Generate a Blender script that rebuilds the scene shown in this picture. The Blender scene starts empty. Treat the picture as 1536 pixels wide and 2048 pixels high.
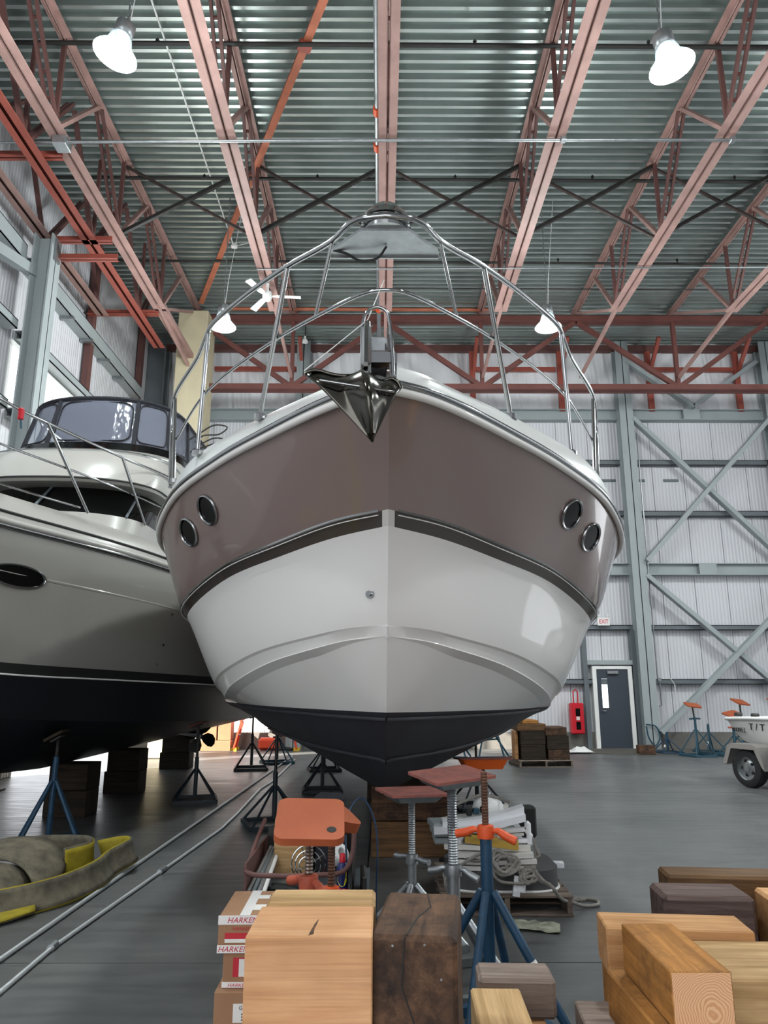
import bpy, bmesh, math, random
from mathutils import Vector, Matrix, noise
R = random.Random(7)
PI = math.pi
scene = bpy.context.scene
COL = scene.collection

# ---------------------------------------------------------------- camera
FPX, HORIZON, YAW, CAM_H = 1450.0, 1373.0, 0.0041, 1.65
PITCH = math.atan((HORIZON - 1024) / FPX)
cam_data = bpy.data.cameras.new('camera')
cam_data.sensor_fit = 'VERTICAL'
cam_data.sensor_height = 36.0
cam_data.lens = 36.0 * FPX / 2048.0
cam_data.clip_start, cam_data.clip_end = 0.05, 300
cam = bpy.data.objects.new('camera', cam_data)
cam.location = (0, 0, CAM_H)
cam.rotation_euler = (PI / 2 + PITCH, 0, -YAW)
COL.objects.link(cam)
scene.camera = cam

# ---------------------------------------------------------------- world, sun, daylight
world = bpy.data.worlds.new('sky'); scene.world = world
world.use_nodes = True
_bg = world.node_tree.nodes['Background']
_bg.inputs['Color'].default_value = (0.93, 0.96, 1.0, 1)
_bg.inputs['Strength'].default_value = 3.2

sun = bpy.data.lights.new('sun', 'SUN'); sun.energy = 26.0; sun.angle = 0.01
sun.color = (1.0, 0.93, 0.82)
sun_o = bpy.data.objects.new('sun', sun); COL.objects.link(sun_o)
sun_o.rotation_euler = Vector((0.70, 0.45, -0.50)).to_track_quat('-Z', 'Y').to_euler()

scene.view_settings.view_transform = 'Standard'
scene.view_settings.look = 'None'
scene.view_settings.gamma = 1.0
scene.view_settings.use_curve_mapping = False
scene.view_settings.exposure = 0.0
scene.cycles.max_bounces = 6
scene.cycles.diffuse_bounces = 3
scene.cycles.glossy_bounces = 3
scene.cycles.transparent_max_bounces = 12
scene.cycles.caustics_reflective = False
scene.cycles.caustics_refractive = False
scene.cycles.sample_clamp_indirect = 6.0
scene.cycles.use_denoising = True
scene.cycles.use_adaptive_sampling = True
scene.cycles.adaptive_threshold = 0.08

# ---------------------------------------------------------------- placement helpers
_cp, _sp = math.cos(PITCH), math.sin(PITCH)
def _ray(x, y):
    u, v = (x - 768) / FPX, -(y - 1024) / FPX
    d = (u, _cp - v * _sp, _sp + v * _cp)
    c, s = math.cos(YAW), math.sin(YAW)
    return (d[0] * c + d[1] * s, -d[0] * s + d[1] * c, d[2])
def at(x, y, D):
    r = _ray(x, y); k = D / r[1]
    return Vector((r[0] * k, D, CAM_H + r[2] * k))
def G(x, y, z=0.0):
    r = _ray(x, y); k = (z - CAM_H) / r[2]
    return Vector((r[0] * k, r[1] * k, z))
V = Vector

# ---------------------------------------------------------------- mesh helpers
def frame_of(d, up=(0, 0, 1)):
    d = V(d).normalized(); u = V(up)
    if abs(d.dot(u.normalized())) > 0.999: u = V((0, 1, 0))
    s = d.cross(u).normalized()
    return d, s, s.cross(d).normalized()

class MB:
    def __init__(self): self.v = []; self.f = []; self.mi = []; self.slot = 0
    def add(self, vs, fs):
        n = len(self.v)
        self.v += [tuple(p) for p in vs]
        self.f += [tuple(i + n for i in f) for f in fs]
        self.mi += [self.slot] * len(fs)
        return self
    def bx(self, x0, x1, y0, y1, z0, z1):
        vs = [(x0, y0, z0), (x1, y0, z0), (x1, y1, z0), (x0, y1, z0), (x0, y0, z1), (x1, y0, z1), (x1, y1, z1), (x0, y1, z1)]
        return self.add(vs, [(3, 2, 1, 0), (4, 5, 6, 7), (0, 1, 5, 4), (1, 2, 6, 5), (2, 3, 7, 6), (3, 0, 4, 7)])
    def box(self, c, s, rz=0.0, M=None):
        M = M or (Matrix.Translation(c) @ Matrix.Rotation(rz, 4, 'Z'))
        h = [k / 2 for k in s]
        vs = [M @ V((a * h[0], b * h[1], d * h[2])) for d in (-1, 1) for a, b in ((-1, -1), (1, -1), (1, 1), (-1, 1))]
        return self.add(vs, [(3, 2, 1, 0), (4, 5, 6, 7), (0, 1, 5, 4), (1, 2, 6, 5), (2, 3, 7, 6), (3, 0, 4, 7)])
    def cbox(self, c, s, rz=0.0, ch=0.006, M=None):
        M = M or (Matrix.Translation(c) @ Matrix.Rotation(rz, 4, 'Z'))
        bm = bmesh.new(); bmesh.ops.create_cube(bm, size=1.0)
        bmesh.ops.scale(bm, vec=s, verts=bm.verts)
        bmesh.ops.bevel(bm, geom=bm.edges[:], offset=min(ch, min(s) * 0.4), segments=1, affect='EDGES')
        bm.verts.index_update()
        self.add([M @ v.co for v in bm.verts], [tuple(v.index for v in f.verts) for f in bm.faces]); bm.free()
        return self
    def bar(self, a, b, w, h, up=(0, 0, 1), off=(0, 0)):
        a, b = V(a), V(b); d, s, u = frame_of(b - a, up)
        o = s * off[0] + u * off[1]
        vs = [p + o + s * (i * w / 2) + u * (j * h / 2) for p in (a, b) for i, j in ((-1, -1), (1, -1), (1, 1), (-1, 1))]
        return self.add(vs, [(3, 2, 1, 0), (4, 5, 6, 7), (0, 1, 5, 4), (1, 2, 6, 5), (2, 3, 7, 6), (3, 0, 4, 7)])
    def tube(self, pts, r, n=8, closed=False, caps=True):
        pts = [V(p) for p in pts]; m = len(pts)
        rs = r if isinstance(r, (list, tuple)) else [r] * m
        vs = []; prev = None
        for i, p in enumerate(pts):
            if closed: t = pts[(i + 1) % m] - pts[i - 1]
            else: t = pts[min(i + 1, m - 1)] - pts[max(i - 1, 0)]
            t = t.normalized() if t.length > 1e-9 else V((0, 0, 1))
            if prev is None:
                _, s, u = frame_of(t)
            else:
                s = prev - t * prev.dot(t)
                s = s.normalized() if s.length > 1e-6 else frame_of(t)[1]
                u = s.cross(t)
            prev = s
            for k in range(n):
                a = 2 * PI * k / n
                vs.append(p + (s * math.cos(a) + u * math.sin(a)) * rs[i])
        fs = []
        for i in range(m if closed else m - 1):
            j = (i + 1) % m
            for k in range(n):
                l = (k + 1) % n
                fs.append((i * n + k, i * n + l, j * n + l, j * n + k))
        if caps and not closed:
            fs.append(tuple(range(n - 1, -1, -1))); fs.append(tuple((m - 1) * n + k for k in range(n)))
        return self.add(vs, fs)
    def lathe(self, prof, n=20, M=None, caps=True):
        M = M or Matrix.Identity(4)
        vs = []
        for r, z in prof:
            for k in range(n):
                a = 2 * PI * k / n
                vs.append(M @ V((r * math.cos(a), r * math.sin(a), z)))
        fs = []
        for i in range(len(prof) - 1):
            for k in range(n):
                l = (k + 1) % n
                fs.append((i * n + k, i * n + l, (i + 1) * n + l, (i + 1) * n + k))
        if caps:
            if prof[0][0] > 1e-6: fs.append(tuple(range(n - 1, -1, -1)))
            if prof[-1][0] > 1e-6: fs.append(tuple((len(prof) - 1) * n + k for k in range(n)))
        return self.add(vs, fs)
    def prism(self, poly, d0, d1, M=None):
        M = M or Matrix.Identity(4); n = len(poly)
        vs = [M @ V((x, y, d)) for d in (d0, d1) for x, y in poly]
        fs = [tuple(range(n - 1, -1, -1)), tuple(range(n, 2 * n))]
        fs += [(i, (i + 1) % n, n + (i + 1) % n, n + i) for i in range(n)]
        return self.add(vs, fs)
    def grid(self, rows, flip=False, skip=None):
        n = len(rows[0]); vs = [p for r in rows for p in r]; fs = []
        for i in range(len(rows) - 1):
            for j in range(n - 1):
                if skip and skip(i, j): continue
                q = (i * n + j, i * n + j + 1, (i + 1) * n + j + 1, (i + 1) * n + j)
                fs.append(q[::-1] if flip else q)
        return self.add(vs, fs)
    def build(self, name, mat, parent=None, local=False, smooth=None, solid=0.0):
        me = bpy.data.meshes.new(name)
        me.from_pydata(self.v, [], self.f)
        mats = mat if isinstance(mat, (list, tuple)) else [mat]
        for m in mats: me.materials.append(m)
        if len(mats) > 1:
            me.polygons.foreach_set('material_index', self.mi)
        if smooth is not None:
            me.polygons.foreach_set('use_smooth', [True] * len(me.polygons))
            me.set_sharp_from_angle(angle=math.radians(smooth))
        me.update()
        o = bpy.data.objects.new(name, me); COL.objects.link(o)
        if parent is not None: attach(o, parent, local)
        if solid:
            md = o.modifiers.new('thickness', 'SOLIDIFY'); md.thickness = solid; md.offset = 0
        return o

def attach(o, parent, local=False):
    o.parent = parent
    if not local and parent.parent is None:
        o.matrix_parent_inverse = parent.matrix_basis.inverted()

def thing(name, label, cat, loc=(0, 0, 0), rot=(0, 0, 0), group=None, kind=None):
    o = bpy.data.objects.new(name, None); COL.objects.link(o)
    o.empty_display_size = 0.1
    o.matrix_basis = Matrix.Translation(loc) @ Matrix.Rotation(rot[2], 4, 'Z') @ Matrix.Rotation(rot[1], 4, 'Y') @ Matrix.Rotation(rot[0], 4, 'X')
    return tag(o, label, cat, group, kind)
def tag(o, label=None, cat=None, group=None, kind=None):
    if label: o['label'] = label
    if cat: o['category'] = cat
    if group: o['group'] = group
    if kind: o['kind'] = kind
    return o
def copy_tree(o, parent=None):
    c = o.copy(); COL.objects.link(c)
    if parent is not None: c.parent = parent
    for ch in list(o.children): copy_tree(ch, c)
    return c
def text(name, body, size, mat, M, parent=None, extrude=0.001, shear=0.0, align='CENTER', sx=1.0):
    cu = bpy.data.curves.new(name, 'FONT'); cu.body = body; cu.size = size
    cu.align_x = align; cu.align_y = 'CENTER'; cu.extrude = extrude; cu.shear = shear
    cu.resolution_u = 3
    cu.materials.append(mat)
    tmp = bpy.data.objects.new(name, cu)
    me = bpy.data.meshes.new_from_object(tmp)
    bpy.data.objects.remove(tmp)
    if not me.materials: me.materials.append(mat)
    o = bpy.data.objects.new(name, me); COL.objects.link(o)
    o.matrix_basis = M @ Matrix.Diagonal((sx, 1, 1, 1))
    if parent is not None: attach(o, parent)
    return o
def MAT(origin, xdir, ydir):
    x = V(xdir).normalized(); y = V(ydir); y = (y - x * y.dot(x)).normalized(); z = x.cross(y)
    M = Matrix((x, y, z)).transposed().to_4x4(); M.translation = V(origin)
    return M
def cr(points, n):
    """n samples of a Catmull-Rom curve through points, evenly spread over chord length"""
    P = [V(p) for p in points]; m = len(P)
    ts = [0.0]
    for i in range(1, m): ts.append(ts[-1] + max((P[i] - P[i - 1]).length, 1e-6) ** 0.6)
    L = [0.0]
    for i in range(1, m): L.append(L[-1] + (P[i] - P[i - 1]).length)
    out = []
    for k in range(n):
        s = L[-1] * k / (n - 1) if n > 1 else 0
        i = 0
        while i < m - 2 and L[i + 1] < s: i += 1
        u = (s - L[i]) / max(L[i + 1] - L[i], 1e-9)
        out.append(_crp(P, ts, i, u))
    return out
def _crp(P, ts, i, u):
    m = len(P)
    t0, t1 = ts[i], ts[i + 1]; h = t1 - t0
    def tan(j):
        if j == 0: return (P[1] - P[0]) / (ts[1] - ts[0])
        if j == m - 1: return (P[-1] - P[-2]) / (ts[-1] - ts[-2])
        a = (P[j] - P[j - 1]) / (ts[j] - ts[j - 1]); b = (P[j + 1] - P[j]) / (ts[j + 1] - ts[j])
        w = (ts[j] - ts[j - 1]) / (ts[j + 1] - ts[j - 1])
        return a * (1 - w) + b * w
    a, b = tan(i) * h, tan(i + 1) * h
    h00, h10, h01, h11 = 2*u**3 - 3*u*u + 1, u**3 - 2*u*u + u, -2*u**3 + 3*u*u, u**3 - u*u
    return P[i] * h00 + a * h10 + P[i + 1] * h01 + b * h11
def interp(tab, x):
    if x <= tab[0][0]: return tab[0][1]
    for (a, p), (b, q) in zip(tab, tab[1:]):
        if x <= b: return p + (q - p) * (x - a) / (b - a)
    return tab[-1][1]
def rrect(w, h, r, n=4):
    out = []
    for cx, cy, a0 in ((w/2-r, h/2-r, 0), (-w/2+r, h/2-r, PI/2), (-w/2+r, -h/2+r, PI), (w/2-r, -h/2+r, 1.5*PI)):
        for k in range(n + 1):
            a = a0 + PI / 2 * k / n
            out.append((cx + r * math.cos(a), cy + r * math.sin(a)))
    return out

# ---------------------------------------------------------------- materials
def lin(hexs):
    h = hexs.lstrip('#'); out = []
    for i in (0, 2, 4):
        c = int(h[i:i+2], 16) / 255
        out.append(c / 12.92 if c <= 0.04045 else ((c + 0.055) / 1.055) ** 2.4)
    return (*out, 1.0)
def base(name):
    m = bpy.data.materials.new(name); m.use_nodes = True
    nt = m.node_tree
    return m, nt, nt.nodes['Principled BSDF']
def N(nt, kind, **kw):
    n = nt.nodes.new(kind)
    for k, v in kw.items():
        if k in n.inputs: n.inputs[k].default_value = v
        else: setattr(n, k, v)
    return n
def ramp(nt, stops):
    r = nt.nodes.new('ShaderNodeValToRGB'); e = r.color_ramp.elements
    while len(e) < len(stops): e.new(0.5)
    for el, (p, c) in zip(e, stops): el.position = p; el.color = c if isinstance(c, tuple) else lin(c)
    return r
def mat(name, col, rough=0.5, metal=0.0, coat=0.0, var=0.0, scale=4.0, bump=0.0, bscale=40.0, col2=None, spec=None, stretch=(1, 1, 1)):
    m, nt, b = base(name); L = nt.links
    b.inputs['Base Color'].default_value = lin(col); b.inputs['Roughness'].default_value = rough
    b.inputs['Metallic'].default_value = metal
    if coat: b.inputs['Coat Weight'].default_value = coat; b.inputs['Coat Roughness'].default_value = 0.04
    if spec is not None: b.inputs['Specular IOR Level'].default_value = spec
    if var or bump or col2:
        tc = N(nt, 'ShaderNodeTexCoord'); mp = N(nt, 'ShaderNodeMapping'); mp.inputs['Scale'].default_value = stretch
        L.new(tc.outputs['Object'], mp.inputs['Vector'])
    if var or col2:
        nz = N(nt, 'ShaderNodeTexNoise', Scale=scale, Detail=6.0, Roughness=0.6)
        L.new(mp.outputs[0], nz.inputs['Vector'])
        c = lin(col)
        if col2: lo = lin(col2)
        else: lo = tuple(x * (1 - var) for x in c[:3]) + (1,)
        rp = ramp(nt, [(0.35, lo), (0.65, c)])
        L.new(nz.outputs['Fac'], rp.inputs['Fac']); L.new(rp.outputs['Color'], b.inputs['Base Color'])
    if bump:
        nb = N(nt, 'ShaderNodeTexNoise', Scale=bscale, Detail=4.0)
        L.new(mp.outputs[0], nb.inputs['Vector'])
        bp = N(nt, 'ShaderNodeBump', Strength=bump, Distance=0.01)
        L.new(nb.outputs['Fac'], bp.inputs['Height']); L.new(bp.outputs['Normal'], b.inputs['Normal'])
    return m
def emit(name, col, strength):
    m, nt, b = base(name)
    b.inputs['Base Color'].default_value = lin(col)
    b.inputs['Emission Color'].default_value = lin(col); b.inputs['Emission Strength'].default_value = strength
    return m
def wood(name, light, dark, axis=0, rough=0.75, dirt=None, dirt_amt=0.5, gscale=1.0):
    """sawn timber: grain streaks along the local axis, fine fibre relief, optional grime"""
    m, nt, b = base(name); L = nt.links
    tc = N(nt, 'ShaderNodeTexCoord'); oi = N(nt, 'ShaderNodeObjectInfo')
    ad = N(nt, 'ShaderNodeVectorMath', operation='ADD'); mu = N(nt, 'ShaderNodeVectorMath', operation='SCALE')
    cb = N(nt, 'ShaderNodeCombineXYZ')
    for k in 'XYZ': L.new(oi.outputs['Random'], cb.inputs[k])
    L.new(cb.outputs[0], mu.inputs[0]); mu.inputs['Scale'].default_value = 7.0
    L.new(tc.outputs['Object'], ad.inputs[0]); L.new(mu.outputs[0], ad.inputs[1])
    mp = N(nt, 'ShaderNodeMapping'); s = [22.0 * gscale] * 3; s[axis] = 1.6 * gscale
    mp.inputs['Scale'].default_value = s; L.new(ad.outputs[0], mp.inputs['Vector'])
    n1 = N(nt, 'ShaderNodeTexNoise', Scale=1.0, Detail=8.0, Roughness=0.65, Distortion=0.6)
    L.new(mp.outputs[0], n1.inputs['Vector'])
    n2 = N(nt, 'ShaderNodeTexNoise', Scale=3.0, Detail=5.0); L.new(ad.outputs[0], n2.inputs['Vector'])
    rp = ramp(nt, [(0.3, dark), (0.62, light)]); L.new(n1.outputs['Fac'], rp.inputs['Fac'])
    mx = N(nt, 'ShaderNodeMix', data_type='RGBA'); mx.blend_type = 'MULTIPLY'; mx.inputs['Factor'].default_value = 0.55
    r2 = ramp(nt, [(0.3, (0.55, 0.5, 0.45, 1)), (0.6, (1, 1, 1, 1))]); L.new(n2.outputs['Fac'], r2.inputs['Fac'])
    L.new(rp.outputs['Color'], mx.inputs['A']); L.new(r2.outputs['Color'], mx.inputs['B'])
    mf = N(nt, 'ShaderNodeMapping'); sf = [150.0] * 3; sf[axis] = 3.0; mf.inputs['Scale'].default_value = sf; L.new(ad.outputs[0], mf.inputs['Vector'])
    nf = N(nt, 'ShaderNodeTexNoise', Scale=1.0, Detail=3.0); L.new(mf.outputs[0], nf.inputs['Vector'])
    rf = ramp(nt, [(0.32, (0.62, 0.56, 0.5, 1)), (0.55, (1, 1, 1, 1))]); L.new(nf.outputs['Fac'], rf.inputs['Fac'])
    mg = N(nt, 'ShaderNodeMix', data_type='RGBA'); mg.blend_type = 'MULTIPLY'; mg.inputs['Factor'].default_value = 0.4
    L.new(mx.outputs['Result'], mg.inputs['A']); L.new(rf.outputs['Color'], mg.inputs['B'])
    out = mg.outputs['Result']
    if dirt:
        n3 = N(nt, 'ShaderNodeTexNoise', Scale=6.0, Detail=9.0, Roughness=0.7); L.new(ad.outputs[0], n3.inputs['Vector'])
        r3 = ramp(nt, [(0.5 - 0.3 * dirt_amt, (0, 0, 0, 1)), (0.72 - 0.2 * dirt_amt, (1, 1, 1, 1))]); L.new(n3.outputs['Fac'], r3.inputs['Fac'])
        m2 = N(nt, 'ShaderNodeMix', data_type='RGBA'); L.new(r3.outputs['Color'], m2.inputs['Factor'])
        L.new(out, m2.inputs['A']); m2.inputs['B'].default_value = lin(dirt); out = m2.outputs['Result']
    L.new(out, b.inputs['Base Color']); b.inputs['Roughness'].default_value = rough
    b.inputs['Specular IOR Level'].default_value = 0.25
    bp = N(nt, 'ShaderNodeBump', Strength=0.35, Distance=0.004)
    L.new(n1.outputs['Fac'], bp.inputs['Height']); L.new(bp.outputs['Normal'], b.inputs['Normal'])
    return m
def endgrain(name, light, dark, axis=0):
    m, nt, b = base(name); L = nt.links
    tc = N(nt, 'ShaderNodeTexCoord')
    mp = N(nt, 'ShaderNodeMapping'); s = [1.0, 1.0, 1.0]; s[axis] = 0.0
    mp.inputs['Scale'].default_value = s; L.new(tc.outputs['Object'], mp.inputs['Vector'])
    nz = N(nt, 'ShaderNodeTexNoise', Scale=9.0, Detail=3.0); L.new(mp.outputs[0], nz.inputs['Vector'])
    mxv = N(nt, 'ShaderNodeMix', data_type='VECTOR'); mxv.inputs['Factor'].default_value = 0.05
    L.new(mp.outputs[0], mxv.inputs['A']); L.new(nz.outputs['Color'], mxv.inputs['B'])
    wv = N(nt, 'ShaderNodeTexWave', wave_type='RINGS', rings_direction='SPHERICAL', Scale=52.0, Distortion=1.6, Detail=2.0)
    L.new(mxv.outputs[1], wv.inputs['Vector'])
    rp = ramp(nt, [(0.15, dark), (0.7, light)]); L.new(wv.outputs['Fac'], rp.inputs['Fac'])
    L.new(rp.outputs['Color'], b.inputs['Base Color']); b.inputs['Roughness'].default_value = 0.8
    return m

M = {}
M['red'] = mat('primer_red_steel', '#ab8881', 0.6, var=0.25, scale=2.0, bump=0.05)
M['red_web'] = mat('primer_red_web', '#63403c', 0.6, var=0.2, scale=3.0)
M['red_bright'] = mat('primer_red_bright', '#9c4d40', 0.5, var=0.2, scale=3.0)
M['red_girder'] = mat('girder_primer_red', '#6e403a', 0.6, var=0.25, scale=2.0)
M['orange_brace'] = mat('orange_primer', '#b86a4e', 0.6, var=0.2)
M['black_steel'] = mat('black_pipe', '#23211f', 0.5)
M['dark_steel'] = mat('dark_bridging', '#3a2f2c', 0.6)
M['grey_steel'] = mat('grey_painted_steel', '#9da5a7', 0.5, var=0.08, scale=1.5)
M['grey_steel_dark'] = mat('grey_painted_girt', '#646b70', 0.5, var=0.08, scale=1.5)
M['galv'] = mat('galvanised_steel', '#a9adb0', 0.38, 0.85, var=0.2, scale=12)
M['deck'] = mat('galvanised_deck', '#c9d2cf', 0.36, 0.85, var=0.12, scale=1.2)
M['alu_pipe'] = mat('bright_aluminium_pipe', '#d4d8da', 0.35, 0.4)
M['chrome'] = mat('polished_stainless', '#a3a5a6', 0.12, 1.0)
M['chrome_dark'] = mat('stainless_anchor', '#57554f', 0.14, 1.0, var=0.25, scale=6)
M['gel_white'] = mat('white_gelcoat', '#e9e7e4', 0.5, coat=0.45)
M['gel_shaded'] = mat('grey_shaded_gelcoat', '#8b8984', 0.25, coat=0.5)  # hull grey partly paints the shade cast by the big yacht alongside
M['gel_cream'] = mat('cream_grey_gelcoat', '#a8a6a1', 0.3, coat=0.4)
M['gel_deck'] = mat('deck_gelcoat', '#dcdedc', 0.3, coat=0.4)
M['gel_taupe'] = mat('taupe_gelcoat', '#93817c', 0.2, coat=1.0)
M['stripe'] = mat('dark_stripe', '#4a433f', 0.25, coat=0.6)
M['antifoul'] = mat('black_bottom_paint', '#2b2b31', 0.62, var=0.3, scale=5, bump=0.05)
M['navy'] = mat('navy_bottom_paint', '#0c1019', 0.45, var=0.3, scale=2)
M['glass_dark'] = mat('dark_glass', '#08090a', 0.10, 0.0, spec=0.35)
M['rubber'] = mat('black_rubber', '#161616', 0.7)
M['canvas'] = mat('navy_black_canvas', '#14161f', 0.8)
M['white'] = mat('white_paint', '#e8e8e6', 0.45)
M['white_plastic'] = mat('white_plastic', '#f0f2f6', 0.4, var=0.05, scale=9)
M['offwhite'] = mat('off_white_plastic', '#dcdad4', 0.5, var=0.1, scale=9)
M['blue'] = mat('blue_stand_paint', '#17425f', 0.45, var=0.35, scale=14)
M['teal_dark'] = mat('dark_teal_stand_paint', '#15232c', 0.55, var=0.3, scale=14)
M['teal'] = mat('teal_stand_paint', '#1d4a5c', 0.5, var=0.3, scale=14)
M['pad_orange'] = mat('orange_painted_ply', '#a9542f', 0.65, var=0.12, scale=5, bump=0.1, bscale=60)
M['pad_red'] = mat('worn_red_ply', '#9c5a50', 0.8, col2='#7a4c46', scale=9, bump=0.25, bscale=30)
M['orange'] = mat('orange_paint', '#d9521f', 0.5, var=0.15, scale=20)
M['orange_worn'] = mat('worn_orange_paint', '#b8563c', 0.6, var=0.3, scale=20)
M['orange_plastic'] = mat('orange_plastic', '#e0611a', 0.45)
M['rust'] = mat('rusty_thread', '#6a4a3a', 0.7, 0.4, var=0.4, scale=30)
M['thread'] = mat('greased_thread', '#8a7d74', 0.35, 0.9, var=0.3, scale=30)
M['wood_light'] = wood('fresh_timber', '#d8a878', '#b9834f', 0)
M['wood_light_y'] = wood('fresh_timber_cross', '#dfae82', '#cd9568', 0, gscale=0.8)
M['wood_gold'] = wood('golden_timber', '#c98d4a', '#8f5f2e', 0, dirt='#6d4c2c', dirt_amt=0.15)
M['wood_pale'] = wood('pale_timber', '#cdaa7c', '#a17f52', 0)
M['wood_dark'] = wood('dark_stained_timber', '#71543f', '#35271f', 0, dirt='#241c1a', dirt_amt=0.35)
M['wood_grey'] = wood('weathered_grey_timber', '#9a8a80', '#6a5b54', 0)
M['wood_purple'] = wood('weathered_purple_timber', '#75625d', '#4b3c3a', 0)
M['wood_brown'] = wood('brown_timber', '#7a5c3e', '#4a3524', 0)
M['wood_black'] = wood('oily_black_timber', '#3a3026', '#1c1712', 0)
M['wood_pallet'] = wood('grey_pallet_wood', '#8d7f74', '#5c5049', 0)
M['end_light'] = endgrain('end_grain_light', '#dfb088', '#cb9468', 0)
M['end_dark'] = wood('end_dark_timber', '#4a382f', '#261c18', 0, gscale=0.6)
M['card'] = mat('cardboard', '#9a7355', 0.85, var=0.12, scale=6, bump=0.05)
M['tape'] = mat('white_box_tape', '#d9d6d4', 0.4)
M['print_red'] = mat('red_print', '#b31225', 0.5)
M['print_black'] = mat('black_print', '#1a1a1a', 0.6)
M['paper'] = mat('paper_label', '#dedbd6', 0.7, var=0.06, scale=20)
M['rope'] = mat('grey_rope', '#8f8b85', 0.9, var=0.3, scale=60, bump=0.6, bscale=180)
M['yellow'] = mat('yellow_webbing', '#a3931f', 0.8, var=0.25, scale=12, bump=0.3, bscale=150)
M['grey_web'] = mat('dirty_grey_sleeve', '#77705e', 0.9, col2='#4f4a3f', scale=7, bump=0.3, bscale=90)
M['plank_yellow'] = mat('yellow_plastic', '#c9a443', 0.5, var=0.1)
M['cushion'] = mat('charcoal_cushion', '#4b4b4d', 0.8, var=0.1)
M['door'] = mat('dark_blue_grey_door', '#343b45', 0.5)
M['hose_red'] = mat('red_cabinet', '#c01225', 0.4)
M['beige'] = mat('beige_block', '#c9bd9f', 0.85, var=0.1, scale=2.5, bump=0.15, bscale=30)
M['curb'] = mat('concrete_curb', '#77746f', 0.85, var=0.2, scale=3, bump=0.1)
M['mat_floor'] = mat('dirty_apron', '#5a5750', 0.9, var=0.25, scale=2)
M['tyre'] = mat('tyre', '#1c1d1f', 0.75)
M['alu'] = mat('tread_plate', '#bab6b2', 0.35, 0.7, bump=0.3, bscale=70)
M['ladder_orange'] = mat('orange_ladder', '#e0492a', 0.5)
M['bulb'] = emit('lamp_glow', '#eafcff', 7.0)
M['exit_red'] = mat('exit_letters', '#d02038', 0.5)
def _hull_split(name, top, bot, z):
    m, nt, b = base(name); L = nt.links
    tc = N(nt, 'ShaderNodeTexCoord'); sx = N(nt, 'ShaderNodeSeparateXYZ'); L.new(tc.outputs['Object'], sx.inputs[0])
    gt = N(nt, 'ShaderNodeMath', operation='GREATER_THAN'); gt.inputs[1].default_value = z; L.new(sx.outputs['Z'], gt.inputs[0])
    mx = N(nt, 'ShaderNodeMix', data_type='RGBA'); L.new(gt.outputs[0], mx.inputs['Factor'])
    nz = N(nt, 'ShaderNodeTexNoise', Scale=4.0, Detail=6.0); L.new(tc.outputs['Object'], nz.inputs['Vector'])
    c = lin(bot); rp = ramp(nt, [(0.35, tuple(x * 0.75 for x in c[:3]) + (1,)), (0.7, c)]); L.new(nz.outputs['Fac'], rp.inputs['Fac'])
    L.new(rp.outputs['Color'], mx.inputs['A']); mx.inputs['B'].default_value = lin(top)
    L.new(mx.outputs['Result'], b.inputs['Base Color'])
    rr = N(nt, 'ShaderNodeMapRange'); L.new(gt.outputs[0], rr.inputs['Value'])
    rr.inputs['To Min'].default_value = 0.6; rr.inputs['To Max'].default_value = 0.5; L.new(rr.outputs[0], b.inputs['Roughness'])
    L.new(gt.outputs[0], b.inputs['Coat Weight']); b.inputs['Coat Roughness'].default_value = 0.05
    return m
def _concrete():
    m, nt, b = base('worn_concrete_floor'); L = nt.links
    tc = N(nt, 'ShaderNodeTexCoord')
    n1 = N(nt, 'ShaderNodeTexNoise', Scale=0.5, Detail=9.0, Roughness=0.6); L.new(tc.outputs['Object'], n1.inputs['Vector'])
    mp = N(nt, 'ShaderNodeMapping'); mp.inputs['Scale'].default_value = (1.2, 9.0, 1); L.new(tc.outputs['Object'], mp.inputs['Vector'])
    n2 = N(nt, 'ShaderNodeTexNoise', Scale=1.0, Detail=7.0, Roughness=0.65); L.new(mp.outputs[0], n2.inputs['Vector'])
    n3 = N(nt, 'ShaderNodeTexNoise', Scale=7.0, Detail=4.0, Roughness=0.7); L.new(tc.outputs['Object'], n3.inputs['Vector'])
    rp = ramp(nt, [(0.3, '#484a4b'), (0.5, '#5a5b5b'), (0.72, '#6c6d6b')]); L.new(n1.outputs['Fac'], rp.inputs['Fac'])
    r2 = ramp(nt, [(0.3, (0.82, 0.82, 0.83, 1)), (0.65, (1, 1, 1, 1))]); L.new(n2.outputs['Fac'], r2.inputs['Fac'])
    r3 = ramp(nt, [(0.24, (0.45, 0.44, 0.42, 1)), (0.33, (1, 1, 1, 1))]); L.new(n3.outputs['Fac'], r3.inputs['Fac'])
    a = N(nt, 'ShaderNodeMix', data_type='RGBA'); a.blend_type = 'MULTIPLY'; a.inputs['Factor'].default_value = 1
    c = N(nt, 'ShaderNodeMix', data_type='RGBA'); c.blend_type = 'MULTIPLY'; c.inputs['Factor'].default_value = 0.8
    L.new(rp.outputs[0], a.inputs['A']); L.new(r2.outputs[0], a.inputs['B'])
    L.new(a.outputs['Result'], c.inputs['A']); L.new(r3.outputs[0], c.inputs['B'])
    L.new(c.outputs['Result'], b.inputs['Base Color'])
    rr = ramp(nt, [(0.3, (0.30,)*3 + (1,)), (0.7, (0.48,)*3 + (1,))]); L.new(n2.outputs['Fac'], rr.inputs['Fac'])
    L.new(rr.outputs[0], b.inputs['Roughness'])
    bp = N(nt, 'ShaderNodeBump', Strength=0.05, Distance=0.01); L.new(n2.outputs['Fac'], bp.inputs['Height']); L.new(bp.outputs['Normal'], b.inputs['Normal'])
    return m
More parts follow.
